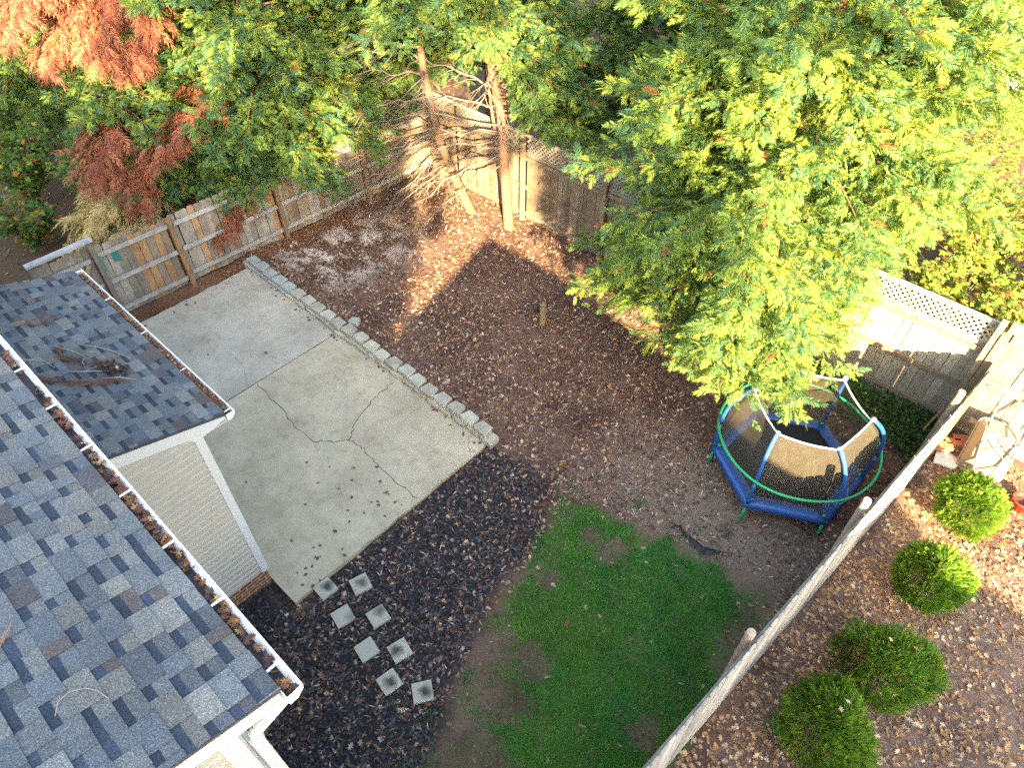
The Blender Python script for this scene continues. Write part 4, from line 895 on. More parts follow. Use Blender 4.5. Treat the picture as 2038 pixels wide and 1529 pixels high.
def roof_debris():
    rs = np.random.default_rng(18); rz = lambda y: 3.52+.294*(1.725-y)+.016
    TW = m_plain('twig_bark', (.24, .21, .18), .85, .1, .25, 20)
    # heap of needles, leaves and twigs
    D = thing('debris_heap', (-7.75, .85, rz(.85)), 'heap of brown needles, leaves and bent twigs on the lower roof', 'debris')
    def arc(pts, n, w):
        pts = np.array(pts, float); t = rs.uniform(0, len(pts)-1.001, n); i = t.astype(int); f = (t-i)[:, None]; p = pts[i]*(1-f)+pts[i+1]*f + rs.normal(0, w, (n, 2)); return np.stack([p[:, 0], p[:, 1], rz(p[:, 1])+np.abs(rs.normal(0, .02, n))], -1)
    def strand(nm, pts, n, w, size, par=None):
        P = arc(pts, n, w); q = np.array(pts); d = np.linalg.norm(P[:, None, :2]-q[None, :-1]*.5-q[None, 1:]*.5, axis=2).argmin(1); v = (q[1:]-q[:-1])[d]
        h = np.arctan2(v[:, 1], v[:, 0])+rs.normal(0, .35, n); V = instance(NEEDLE, rots(h, rs.normal(0, .12, n), rs.normal(0, 1, n)), size*rs.uniform(.6, 1.3, n), P)
        T = np.array([(.20, .085, .04), (.12, .055, .03), (.28, .14, .06), (.055, .035, .025)])[rs.choice(4, n, p=[.35, .3, .13, .22])]*rs.uniform(.8, 1.2, (n, 1)); return arr_mesh(nm, V, 3, NEEDM, T, par)
    strand('needles', [(-8.0, .33), (-7.8, .45), (-7.6, .62), (-7.42, .86), (-7.32, 1.12)], 520, .028, .16, D)
    strand('needles', [(-8.3, .86), (-8.1, .80), (-7.95, .86)], 160, .02, .15, D)
    strand('needles', [(-7.98, .86), (-7.86, .98), (-7.74, 1.12), (-7.6, 1.22)], 300, .035, .13, D)
    Cp = arc([(-7.66, 1.06), (-7.55, 1.15), (-7.5, 1.22)], 150, .045)
    scatter('dead_leaves', STAR, Cp, .075, [(.06, .04, .032), (.035, .026, .022), (.22, .09, .045), (.34, .29, .24)], [.42, .4, .12, .06], LEAFM, .5, 2, .5, 1.2, .02, D)
    for P in ([(-8.35, .80), (-8.1, .93), (-7.98, 1.0), (-7.85, .93), (-7.75, .92)], [(-8.22, 1.05), (-8.05, 1.18), (-7.93, 1.3), (-7.75, 1.35), (-7.62, 1.38)], [(-7.98, 1.13), (-8.0, 1.05)], [(-7.75, .72), (-7.62, .88), (-7.58, 1.08), (-7.5, 1.12)], [(-7.42, .98), (-7.32, 1.12), (-7.25, 1.25)], [(-8.3, .38), (-8.15, .5), (-8.12, .62), (-7.9, .66)]):
        m = MB(); m.tube([(x, y, rz(y)+.03+.03*math.sin(i*2.1)) for i, (x, y) in enumerate(P)], np.linspace(.009, .004, len(P)), 6); m.build('twig', TW, D, True)
    C1 = arc([(-9.05, .62), (-8.95, .85), (-8.97, 1.05)], 220, .025)
    o = scatter('needle_streak', NEEDLE, C1, .11, [(.28, .13, .06), (.2, .09, .04)], [.6, .4], NEEDM, .15, 5, .6, 1.2, .006, label='thin rusty streak of needles higher up the lower roof', cat='needles')
    C2 = arc([(-9.55, .95), (-9.52, 1.05)], 90, .04)
    o = scatter('needle_tuft', NEEDLE, C2, .08, [(.28, .11, .06), (.4, .2, .12)], [.7, .3], NEEDM, .25, 6, .6, 1.2, .006, label='small rusty tuft of needles near the far end of the lower roof', cat='needles')
    # stems lying on the upper roof
    rz2 = lambda y: 5.516+.278*(.218-y)+.02
    m = MB(); P = [(-2.62, -.47), (-2.70, -.49), (-2.76, -.53), (-2.79, -.60), (-2.77, -.66), (-2.70, -.70)]; m.tube([(x, y, rz2(y)) for x, y in P], .0022, 5); o = m.build('dry_stem', m_plain('stem', (.26, .2, .17), .8), None, True, loc=(-2.72, -.65, rz2(-.65))); tag(o, 'curled pale stem lying on the upper roof near its gable edge', 'stem')
    for (x, y, a, lab) in ((-3.1, -1.0, .6, 'rusty needle bundle on the upper roof close to the frame edge'), (-3.35, -.72, 2.4, 'longer orange twig of needles midway up the upper roof')):
        P = np.array([(x+.1*math.cos(a)*t, y+.1*math.sin(a)*t) for t in rs.uniform(-1, 1, 30)])+rs.normal(0, .006, (30, 2)); P = np.c_[P, rz2(P[:, 1])-.004]
        n = 30; V = instance(NEEDLE, rots(np.full(n, a)+rs.normal(0, .15, n), np.zeros(n), np.zeros(n)), np.full(n, .1), P); o = arr_mesh('needle_bundle', V, 3, NEEDM, np.tile((.33, .17, .08), (n, 1)), None, False, (x, y, rz2(y))); tag(o, lab, 'needles')
roof_debris()

# ------------------------------------------------------------------ lawn
def lawn():
    rs = np.random.default_rng(12); N = 190000
    x = rs.uniform(-4.0, -.2, N); y = rs.uniform(-.4, 6.6, N); sd = sdist(x, y, LAWN)+(fnoise(x, y, .7)-.5)*.8+(fnoise(x, y+3, .22)-.5)*.6
    d = np.clip(-sd*2.6+.2, 0, 1); bald = np.maximum(np.clip((fnoise(x+3, y, .9)-.53)*7, 0, 1), bald_spots(x, y)); d *= 1-.85*bald; d *= .55+.75*fnoise(x, y, .35)
    edge = np.clip(1-np.hypot((x+3.0)/.8, (y-1.9)/1.5), 0, 1); d *= 1-.55*np.clip(edge*2, 0, 1); d *= np.clip(.35+1.5*fnoise(x-4, y+2, .16), 0, 1.2)
    ok = (rs.random(N) < d) & (x < RF(y)-.04); x, y = x[ok], y[ok]; n = len(x)
    h = rs.uniform(0, 2*PI, n); L = rs.uniform(.03, .06, n)*(.7+.9*fnoise(x+2, y, .25)); w = rs.uniform(.0035, .007, n); ln = rs.uniform(.1, .9, n)*L
    z = gz(x, y)-.004; c, s = np.cos(h), np.sin(h)
    A = np.stack([x-s*w, y+c*w, z], -1); B = np.stack([x+s*w, y-c*w, z], -1); Tp = np.stack([x+c*ln, y+s*ln, z+L], -1)
    V = np.stack([A, B, Tp], 1).reshape(-1, 3)
    g = fnoise(x, y, 1.2)[:, None]; g = np.clip((g-.3)*2.2, 0, 1); T = np.array((.040, .215, .042))*(1-g)+np.array((.13, .265, .034))*g; T = T*(.7+.6*fnoise(x+5, y, .3)[:, None])
    T = T*rs.uniform(.6, 1.45, (n, 1)); dry = rs.random(n) < .05; T[dry] = (.30, .26, .13); cool = rs.random(n) < .15; T[cool] *= (.7, 1.1, 1.5)
    o = arr_mesh('grass', V, 3, m_tint('grass_blade', .55, .1, 20, .25, .35), T); tag(o, 'green lawn patch with balding edges', 'grass', None, 'stuff')
lawn()

# ------------------------------------------------------------------ conifers
def frond(seed, pairs=8, drop=.16, wide=.021, ang=(17, 36)):
    """feathery plume, unit length along x: slim diamond branchlets swept forward along a rib, tips curling down"""
    rs = np.random.default_rng(seed); q = []
    z = lambda x, y: -drop*x*x - .25*y*y
    def dia(ax, ay, bx, by, w):
        dx, dy = bx-ax, by-ay; L = math.hypot(dx, dy); nx, ny = -dy/L*w, dx/L*w; mx, my = ax+dx*.42, ay+dy*.42; tw = rs.normal(0, .012)
        for x, y, e in ((ax, ay, 0), (mx+nx, my+ny, .012+tw), (bx, by, rs.normal(-.02, .02)), (mx-nx, my-ny, .012-tw)): q.append((x, y, z(x, y)+e))
    dia(0, 0, .6, 0, wide*.7); dia(.5, 0, 1.05, rs.normal(0, .04), wide)
    for i in range(pairs):
        t = .08+.78*i/(pairs-1)
        for sg in (-1, 1):
            L = (.46-.27*t)*rs.uniform(.75, 1.25); a = math.radians(rs.uniform(*ang))*sg; tt = t+rs.normal(0, .025)
            bx, by = tt+L*math.cos(a), L*math.sin(a); dia(tt, 0, bx, by, wide)
            if i < pairs-3:
                mx, my = tt+L*.45*math.cos(a), L*.45*math.sin(a); a2 = a+math.radians(rs.uniform(12, 28))*sg; l2 = L*.5; dia(mx, my, mx+l2*math.cos(a2), my+l2*math.sin(a2), wide*.85)
    return np.array(q)
FR = [frond(i) for i in range(3)]
DEADFR = [frond(10+i, 8, .5, .018, (25, 45)) for i in range(2)]
def m_foliage(name, transl=.22):
    k = NT(name); c = k.attr('tint'); k.col(c); k.rough(.6); k.b.inputs['Specular IOR Level'].default_value = .22
    tc = k.mix(1.0, c, (1.25, 1.25, .55), 'MULTIPLY'); k.translucent(tc, transl); return k.m
FOL = m_foliage('conifer_foliage', .36); DEAD = m_foliage('dead_foliage', .15); BROAD = m_foliage('broad_leaf', .35)
def m_bark(name, a, b):
    k = NT(name); v = k.coord((7, 7, 1.2)); f = k.noise(v, 6, 6, .7); k.col(k.ramp(f, [(.3, a), (.7, b)])); k.rough(.95); k.bump(f, .8, .03); return k.m
BARK = m_bark('bark', (.10, .055, .035), (.26, .15, .10)); DEADW = m_bark('dead_wood', (.085, .07, .06), (.20, .165, .135)); DARKB = m_bark('dark_bark', (.06, .045, .035), (.16, .12, .09))
GREENS = [(.060, .140, .056), (.095, .175, .052), (.140, .21, .048), (.048, .122, .064), (.19, .235, .048)]
def spray_cloud(P, Hd, Pt, S, tmpl, rs, roll=.85):
    n = len(P); return instance(tmpl, rots(Hd, Pt, rs.normal(0, roll, n)), S, P)
def bough(rs, base, az, L, rise, sag, tw_step, t0, scale, spread=1.0):
    """positions / headings / pitches of fronds on one bough, plus its spine"""
    s = np.linspace(0, 1, 8); d = np.array((math.cos(az), math.sin(az)))
    bend = rs.normal(0, .12)
    spine = np.stack([base[0]+L*s*math.cos(az)-L*bend*s*s*math.sin(az), base[1]+L*s*math.sin(az)+L*bend*s*s*math.cos(az), base[2]+L*(rise*s-sag*s*s)], -1)
    P, Hd, Pt, S = [], [], [], []
    nt = max(3, int(L*(1-t0)/tw_step))
    for i in range(nt):
        t = t0+(1-t0)*(i+rs.random())/nt; j = t*7; k = int(min(j, 6)); o = spine[k]+(spine[k+1]-spine[k])*(j-k)
        slope = .75*math.atan2(rise-2*sag*t, 1)+.08
        for sg in (-1, 1):
            tl = (.22+.42*(1-t))*min(1.0, L/1.3)*spread*rs.uniform(.7, 1.25); ha = az+bend*2*t+sg*math.radians(rs.uniform(22, 62)); pt = slope*.6+rs.normal(.05, .22)
            nf = max(2, int(tl/.042))
            for f in range(nf):
                q = (f+rs.random())/nf; side = (-1 if f % 2 else 1)
                P.append(o+np.array((math.cos(ha)*math.cos(pt), math.sin(ha)*math.cos(pt), math.sin(pt)))*tl*q+rs.normal(0, .025, 3))
                Hd.append(ha+side*rs.uniform(.1, .75)*(1-.5*q)); Pt.append(pt+rs.normal(-.10, .32)); S.append(scale*rs.uniform(.6, 1.3))
    o = spine[-1]
    for f in range(4): P.append(o-(0, 0, .02)); Hd.append(az+rs.normal(0, .35)); Pt.append(rs.normal(-.25, .25)); S.append(scale*rs.uniform(.9, 1.3))
    return spine, P, Hd, Pt, S
def conifer(name, label, loc, h, z0, R, seed, group='conifers round the yard', n_b=230, scale=.21, shape=.75, lean=(0, 0), tw=.115, cols=GREENS, mask=None, trunk_r=.16, bark=None, prof=None, dead=0, wander=0, trunk_pts=None, azbias=None, keep=None, extra=()):
    rs = np.random.default_rng(seed); Tn = thing(name, (*loc, 0), label, 'tree', group)
    zb = float(gz(*loc))
    if trunk_pts is None:
        zs = np.linspace(zb-.1, h, 9); trunk_pts = np.stack([loc[0]+lean[0]*(zs/h)+rs.normal(0, wander, 9)*(zs > .3), loc[1]+lean[1]*(zs/h)+rs.normal(0, wander, 9)*(zs > .3), zs], -1)
    tp = np.array(trunk_pts, float)
    ax = lambda z: np.array([np.interp(z, tp[:, 2], tp[:, 0]), np.interp(z, tp[:, 2], tp[:, 1])])
    tk = MB(); tk.tube(tp, np.interp(tp[:, 2], [0, h], [trunk_r, .02])*np.where(tp[:, 2] < .05, 1.25, 1), 12)
    P, Hd, Pt, S, B = [], [], [], [], []
    for b in range(n_b+len(extra)):
        if b < n_b: t = (b+rs.random())/n_b; t = 1-math.sqrt(1-t*.985); z = z0+(h-z0)*t; az = b*2.39996+rs.normal(0, .3)
        else: z, az, Lx = extra[b-n_b]; t = .1
        Lr = (prof(t) if prof else R*(1-t)**shape*min(1, .72+t*3))*rs.uniform(.66, 1.12)
        if azbias: Lr *= azbias(az, z)
        if b >= n_b: Lr = Lx
        if Lr < .12: continue
        a = ax(z); base = np.array((a[0], a[1], z))
        rise, sag = rs.uniform(.05, .30)+.25*t, rs.uniform(.18, .42)*(1-.5*t)
        if b >= n_b: rise, sag = .12, .16
        spine, p, hd, pt, s = bough(rs, base, az, Lr, rise, sag, tw, .28 if Lr > 1 else .1, scale)
        if mask is not None and not mask(spine[-1]): continue
        if keep is not None and not keep(spine[2:]).all(): spine = spine[:3]
        if len(spine) > 5: tk.tube(spine[:7], np.linspace(.009+.009*Lr, .004, 7), 5, caps=False)
        P += p; Hd += hd; Pt += pt; S += s; B += [rs.normal(0, 1)]*len(p)
    tk.build('trunk', bark or BARK, Tn, True)
    P, Hd, Pt, S, B = map(np.array, (P, Hd, Pt, S, B))
    if keep is not None: kk = keep(P); P, Hd, Pt, S, B = P[kk], Hd[kk], Pt[kk], S[kk], B[kk]
    which = rs.integers(0, 3, len(P)); Vs, Ts = [], []
    cols = np.array(cols)
    for w in range(3):
        i = which == w; Vs.append(spray_cloud(P[i], Hd[i], Pt[i], S[i], FR[w], rs)); nq = len(FR[w])//4
        ci = np.clip(np.round(B[i]*.9+rs.normal(0, .7, i.sum())+len(cols)/2-.5), 0, len(cols)-1).astype(int)
        T = cols[ci]*rs.uniform(.82, 1.2, (i.sum(), 1)); dd = rs.random(i.sum()) < .012; T[dd] = (.24, .10, .035)
        Ts.append(np.repeat(T, nq, axis=0)*rs.uniform(.9, 1.12, (i.sum()*nq, 1)))
    arr_mesh('crown', np.concatenate(Vs), 4, FOL, np.concatenate(Ts), Tn)
    return Tn, ax
def dead_bough(parent, base, az, L, rise, sag, seed, scale=.34, cols=((.22, .072, .040), (.165, .050, .03), (.27, .105, .055)), name='dead_bough', spread=1.3):
    rs = np.random.default_rng(seed); spine, p, hd, pt, s = bough(rs, np.array(base, float), az, L, rise, sag, .10, .15, scale, spread)
    p, hd, pt, s = map(np.array, (p, hd, pt, s)); pt = pt-.25
    V = spray_cloud(p, hd, pt, s, DEADFR[seed % 2], rs, .4); nq = len(DEADFR[seed % 2])//4
    T = np.repeat(np.array(cols)[rs.integers(0, len(cols), len(p))]*rs.uniform(.8, 1.2, (len(p), 1)), nq, axis=0)
    arr_mesh(name, V, 4, DEAD, T, parent)
def bare_branch(parent, base, tip, sag, seed, r=.025, twigs=12, tl=.5, mat=None, name='bare_branch'):
    rs = np.random.default_rng(seed); base, tip = np.array(base, float), np.array(tip, float); m = MB(); s = np.linspace(0, 1, 9)
    L = np.linalg.norm(tip-base); P = base+(tip-base)*s[:, None]; P[:, 2] += L*sag*(s-s*s)*2; P[1:-1] += rs.normal(0, .022*L, (7, 3))
    m.tube(P, np.linspace(r, .005, 9), 6)
    d = (tip-base)/L; side = np.cross(d, (0, 0, 1)); side /= np.linalg.norm(side)
    for k in range(twigs):
        t = .2+.78*(k+rs.random())/twigs; j = t*8; i = int(min(j, 7)); o = P[i]+(P[i+1]-P[i])*(j-i); sg = 1 if k % 2 else -1
        v = d*rs.uniform(.5, 1)+side*sg*rs.uniform(.35, .8)+np.array((0, 0, rs.uniform(-.55, .1))); v /= np.linalg.norm(v); l = tl*rs.uniform(.5, 1.2)*(1.15-.6*t)
        Q = np.array([o+v*l*q+np.array((0, 0, -.22*l*q*q))+rs.normal(0, .01, 3) for q in (0, .35, .7, 1)])
        m.tube(Q, [.012, .009, .006, .003], 4, caps=False)
        for e in range(3):
            q0 = Q[1+e % 3]; v2 = v+rs.normal(0, .45, 3); v2 /= np.linalg.norm(v2); m.tube([q0, q0+v2*l*.22, q0+v2*l*.42-(0, 0, .03)], [.006, .0045, .002], 3, caps=False)
    m.build(name, mat or DEADW, parent, True)

def big_trees():
    # the great cypress standing in the yard before the back fence
    zz = [1.6, 2.1, 2.8, 3.5, 4.6, 6, 8, 9.5, 11]; rr = [2.6, 3.1, 2.85, 2.75, 2.85, 2.6, 1.9, 1.1, .3]
    def azb(az, z):
        dx, dy = math.cos(az), math.sin(az)
        f = 1.0
        if z < 4.3 and dx > .5 and dy > -.62: f *= .68
        if z < 2.9 and -.55 < dx < .35 and dy < -.5: f *= .84
        if 1.9 < z < 3.4 and dx > .45 and -.9 < dy < -.55: f *= 1.22
        if 2.4 < z < 3.8 and dx < -.5: f *= .76
        if z < 3 and dy > .3: f *= .55
        return f
    def clear(P):
        d = np.hypot(P[:, 0]+1.48, P[:, 1]-8.28); inside = (d < 1.75) & (P[:, 2] < 2.02) | (P[:, 2] < 1.5) | (P[:, 1] < 7.2) & (P[:, 0] < -1.9) & (P[:, 2] < 2.4)
        return ~(inside | (P[:, 1] > 11.05) & (P[:, 2] < 2.5) & (P[:, 1] < 11.3))
    conifer('cypress_tree', 'huge bright green cypress whose skirt hangs over the trampoline', (-3.75, 10.1), 11.2, 1.65, 3.3, 101, n_b=330, scale=.215, lean=(.35, -.1), tw=.10, trunk_r=.2, prof=lambda t: float(np.interp(1.65+9.55*t, zz, rr)), azbias=azb, cols=[(.085, .165, .052), (.125, .205, .050), (.175, .25, .048), (.065, .145, .060), (.23, .285, .05)], keep=clear, extra=[(2.5, -.95, 3.35), (2.45, -1.05, 3.5), (2.5, -1.2, 3.2), (2.45, -1.0, 3.0), (2.9, -1.12, 3.1)])
    # two trunks in the back corner, foliage high, dead boughs low
    t1, _ = conifer('cypress_tree', 'cypress with a straight reddish trunk at the left end of the lattice fence', (-9.88, 10.58), 9.5, 2.6, 2.3, 102, n_b=170, shape=.55, trunk_r=.125, azbias=lambda az, z: 1.0 if (az % (2*PI) < 2.0 or az % (2*PI) > 6.0) else (0 if z < 4.2 else .7), extra=[(2.6, .3, 2.4), (2.9, .0, 2.5), (3.0, .6, 2.4), (3.3, -.2, 2.2), (3.6, .3, 2.4), (2.7, .5, 2.1), (3.1, .15, 2.6), (3.4, .8, 2.2)], trunk_pts=[(-9.85, 10.58, -.1), (-9.9, 10.6, .05), (-10.05, 10.65, 1.3), (-10.2, 10.7, 2.6), (-10.4, 10.55, 4), (-10.5, 10.5, 6), (-10.5, 10.5, 9.5)])
    t2, _ = conifer('cypress_tree', 'leaning cypress with bare lower branches between the corner trunks and the grey fence', (-11.04, 10.42), 9.0, 4.5, 1.9, 103, n_b=80, shape=.6, trunk_r=.115, trunk_pts=[(-11.0, 10.45, -.1), (-11.05, 10.42, .05), (-11.25, 10.15, 1.0), (-11.45, 9.95, 1.9), (-11.65, 9.85, 3.5), (-11.7, 9.8, 6), (-11.7, 9.8, 9)])
    m = MB(); m.tube([(-10.0, 10.62, -.1), (-10.12, 10.66, .8), (-10.35, 10.75, 1.7), (-10.6, 10.8, 2.7), (-10.75, 10.85, 3.6)], np.linspace(.055, .03, 5), 9); m.build('second_stem', BARK, t1, True)
    rs = np.random.default_rng(55)
    for k, (b, tip, sag) in enumerate((((-11.45, 9.95, 1.9), (-12.95, 8.1, 1.25), .12), ((-11.4, 10.0, 1.75), (-12.75, 7.6, .55), .16), ((-11.42, 9.98, 2.1), (-12.6, 8.0, .4), .22), ((-11.3, 10.05, 1.5), (-12.0, 8.2, .15), .2), ((-11.5, 9.95, 2.3), (-13.3, 9.0, 1.7), .1), ((-11.55, 9.9, 2.7), (-13.3, 8.9, 2.3), .1), ((-11.5, 9.9, 2.9), (-12.8, 8.3, 2.4), .12), ((-11.25, 10.1, 1.3), (-12.4, 9.0, .3), .12), ((-11.6, 9.85, 3.3), (-13.2, 9.2, 3.1), .08), ((-11.65, 9.85, 3.6), (-13.4, 8.6, 3.7), .1), ((-11.65, 9.85, 3.9), (-12.9, 8.3, 3.9), .1), ((-11.65, 9.85, 3.4), (-10.6, 8.9, 3.3), .1), ((-11.65, 9.85, 4.2), (-13.3, 9.4, 4.5), .08))):
        bare_branch(t2, b, tip, sag, 60+k, .030, 11, .7)
    for k, (b, tip, sag) in enumerate((((-10.1, 10.66, 1.7), (-11.6, 9.0, .75), .1), ((-10.15, 10.68, 2.2), (-11.8, 9.5, 1.9), .12), ((-10.1, 10.66, 1.5), (-11.0, 8.9, .35), .12), ((-10.2, 10.7, 2.6), (-9.2, 9.9, 2.5), .08), ((-10.25, 10.7, 2.8), (-11.5, 9.6, 3.0), .06), ((-10.3, 10.65, 3.2), (-11.9, 9.9, 3.6), .06), ((-10.35, 10.6, 3.5), (-9.6, 9.5, 3.5), .06), ((-10.15, 10.64, 2.25), (-12.95, 7.95, 1.5), .16), ((-10.12, 10.64, 2.1), (-12.45, 7.6, .6), .2), ((-10.1, 10.64, 1.9), (-11.9, 8.1, .25), .2), ((-10.18, 10.64, 2.4), (-12.9, 8.7, 2.1), .14), ((-10.1, 10.64, 1.8), (-11.3, 8.0, .3), .18))):
        bare_branch(t1, b, tip, sag, 80+k, .028, 10, .62)
    # screen of cypresses behind the grey fence, some boughs dead and rust red
    a, _ = conifer('cypress_tree', 'dark cypress reaching over the grey fence toward the patio', (-14.3, 7.6), 9.5, 1.6, 2.75, 104, n_b=210, shape=.5, trunk_r=.16)
    b, _ = conifer('cypress_tree', 'short cypress with rust red dead boughs behind the gate end of the grey fence', (-15.7, 5.1), 5.0, 1.0, 2.3, 105, n_b=120, shape=.5, trunk_r=.12, azbias=lambda az, z: (.62 if z > 1.9 else .85) if 3.9 < az % (2*PI) < 6.1 else 1)
    for k, (z, az, L) in enumerate(((2.8, -1.05, 1.6), (2.3, -.6, 1.6))): dead_bough(b, (-15.65, 5.0, z), az, L, .2, .5, 1+k, .30)
    dead_bough(b, (-15.6, 4.9, 1.7), -1.15, 2.1, .1, .35, 16, cols=((.46, .34, .15), (.40, .28, .11)), name='faded_bough'); dead_bough(b, (-15.6, 4.8, 1.5), -.75, 2.0, .1, .35, 17, cols=((.44, .32, .16), (.36, .27, .12)), name='faded_bough')
    dead_bough(a, (-14.2, 7.0, 1.5), -.95, 2.0, .05, .35, 8, .26); dead_bough(a, (-14.2, 7.2, 3.4), -1.35, 2.5, .05, .35, 9, .28); dead_bough(a, (-14.3, 6.8, 1.3), -1.45, 1.9, .1, .3, 12, .26)
    c, _ = conifer('cypress_tree', 'half dead cypress hung with large rust red boughs in the far corner', (-16.7, 6.3), 8.5, 2.0, 2.4, 106, n_b=120, shape=.55, trunk_r=.15, azbias=lambda az, z: .4 if 3.6 < az % (2*PI) < 6.2 else 1)
    for k, (z, az, L) in enumerate(((4.7, -1.2, 2.3), (5.0, -.75, 2.5), (5.3, -1.6, 2.5), (5.5, -.35, 2.6), (4.9, -2.0, 2.3), (4.8, -.55, 2.4), (5.6, -1.0, 2.5), (5.1, -1.35, 1.7), (4.9, -.4, 1.8))):
        dead_bough(c, (-16.7, 6.3, z), az, L, .25, .5, 20+k, .34)
    for i, (x, y, h, z0, R, n, lab) in enumerate(((-15.0, 10.4, 9.5, 2.0, 2.4, 150, 'shaded cypress filling the corner behind the bare branches'), (-12.6, 12.8, 9.5, 2.6, 2.2, 130, 'cypress just beyond the corner where the two fences meet'), (-8.0, 13.4, 9.5, 2.4, 1.9, 130, 'blue green cypress beyond the lattice fence next to the huge one'), (-3.4, 13.6, 9.5, 1.8, 1.9, 150, 'sunlit cypress beyond the lattice fence at the huge one\'s shoulder'), (-5.4, 14.6, 9.0, 1.6, 2.3, 110, 'cypress standing farthest behind the huge one'), (-20.6, 5.4, 9.5, 1.2, 2.4, 120, 'cypress beside the half dead one at the picture edge'), (-22.5, 8.5, 9.5, 1.2, 2.6, 90, 'cypress farthest back behind the rust red boughs'), (-18.2, 12.6, 9.5, 1.5, 2.6, 90, 'cypress far behind the corner of the screen'), (-19.0, 9.2, 9.5, 1.5, 2.8, 110, 'cypress at the back of the screen with bare ground before it'))):
        conifer('cypress_tree', lab, (x, y), h, z0, R, 110+i, n_b=n, scale=.25, shape=.5, tw=.135, trunk_r=.14)
big_trees()

# ------------------------------------------------------------------ broad leaved shrubs and ground plants
def shrub(name, label, loc, h, R, seed, n_stem, leaves, size, cols, wts, tmpl=MAPLE, group=None, z0=.2, stem=DARKB, cat='shrub', droop=.3):
    rs = np.random.default_rng(seed); zb = float(gz(*loc)); T = thing(name, (*loc, zb), label, cat, group); m = MB(); tips = []
    for i in range(n_stem):
        az = rs.uniform(0, 2*PI); rr = R*rs.uniform(.25, 1); hh = h*rs.uniform(.6, 1.05)
        P = np.array([(loc[0]+rr*math.cos(az)*q**1.3, loc[1]+rr*math.sin(az)*q**1.3, zb-.03+hh*(q-.12*q*q)) for q in np.linspace(0, 1, 6)])+rs.normal(0, .03*h, (6, 3))*np.linspace(0, 1, 6)[:, None]
        m.tube(P, np.linspace(.008+.006*h, .004, 6), 5, caps=False)
        for k in range(6):
            j = rs.uniform(1.2, 5); i0 = int(min(j, 4)); o = P[i0]+(P[i0+1]-P[i0])*(j-i0); v = rs.normal(0, 1, 3); v[2] = abs(v[2])*.4; v /= np.linalg.norm(v); l = .3*R*rs.uniform(.5, 1.2)
            m.tube([o, o+v*l*.5, o+v*l], [.006, .004, .002], 4, caps=False); tips.append((o, o+v*l))
    m.build('stems', stem, T, True); tips = np.array(tips)
    k = rs.integers(0, len(tips), leaves); t = rs.random((leaves, 1)); P = tips[k, 0]*(1-t)+tips[k, 1]*t+rs.normal(0, .05+.03*R, (leaves, 3)); P[:, 2] = np.maximum(P[:, 2], zb+.02)
    V = instance(tmpl, rots(rs.uniform(0, 2*PI, leaves), rs.normal(-droop, .35, leaves), rs.normal(0, .45, leaves)), size*rs.uniform(.6, 1.25, leaves), P)
    ci = rs.choice(len(cols), leaves, p=np.array(wts)/np.sum(wts)); Tt = np.array(cols)[ci]*rs.uniform(.8, 1.2, (leaves, 1))
    arr_mesh('foliage', V, 3, BROAD, np.repeat(Tt, len(tmpl)//3, axis=0), T)
    return T
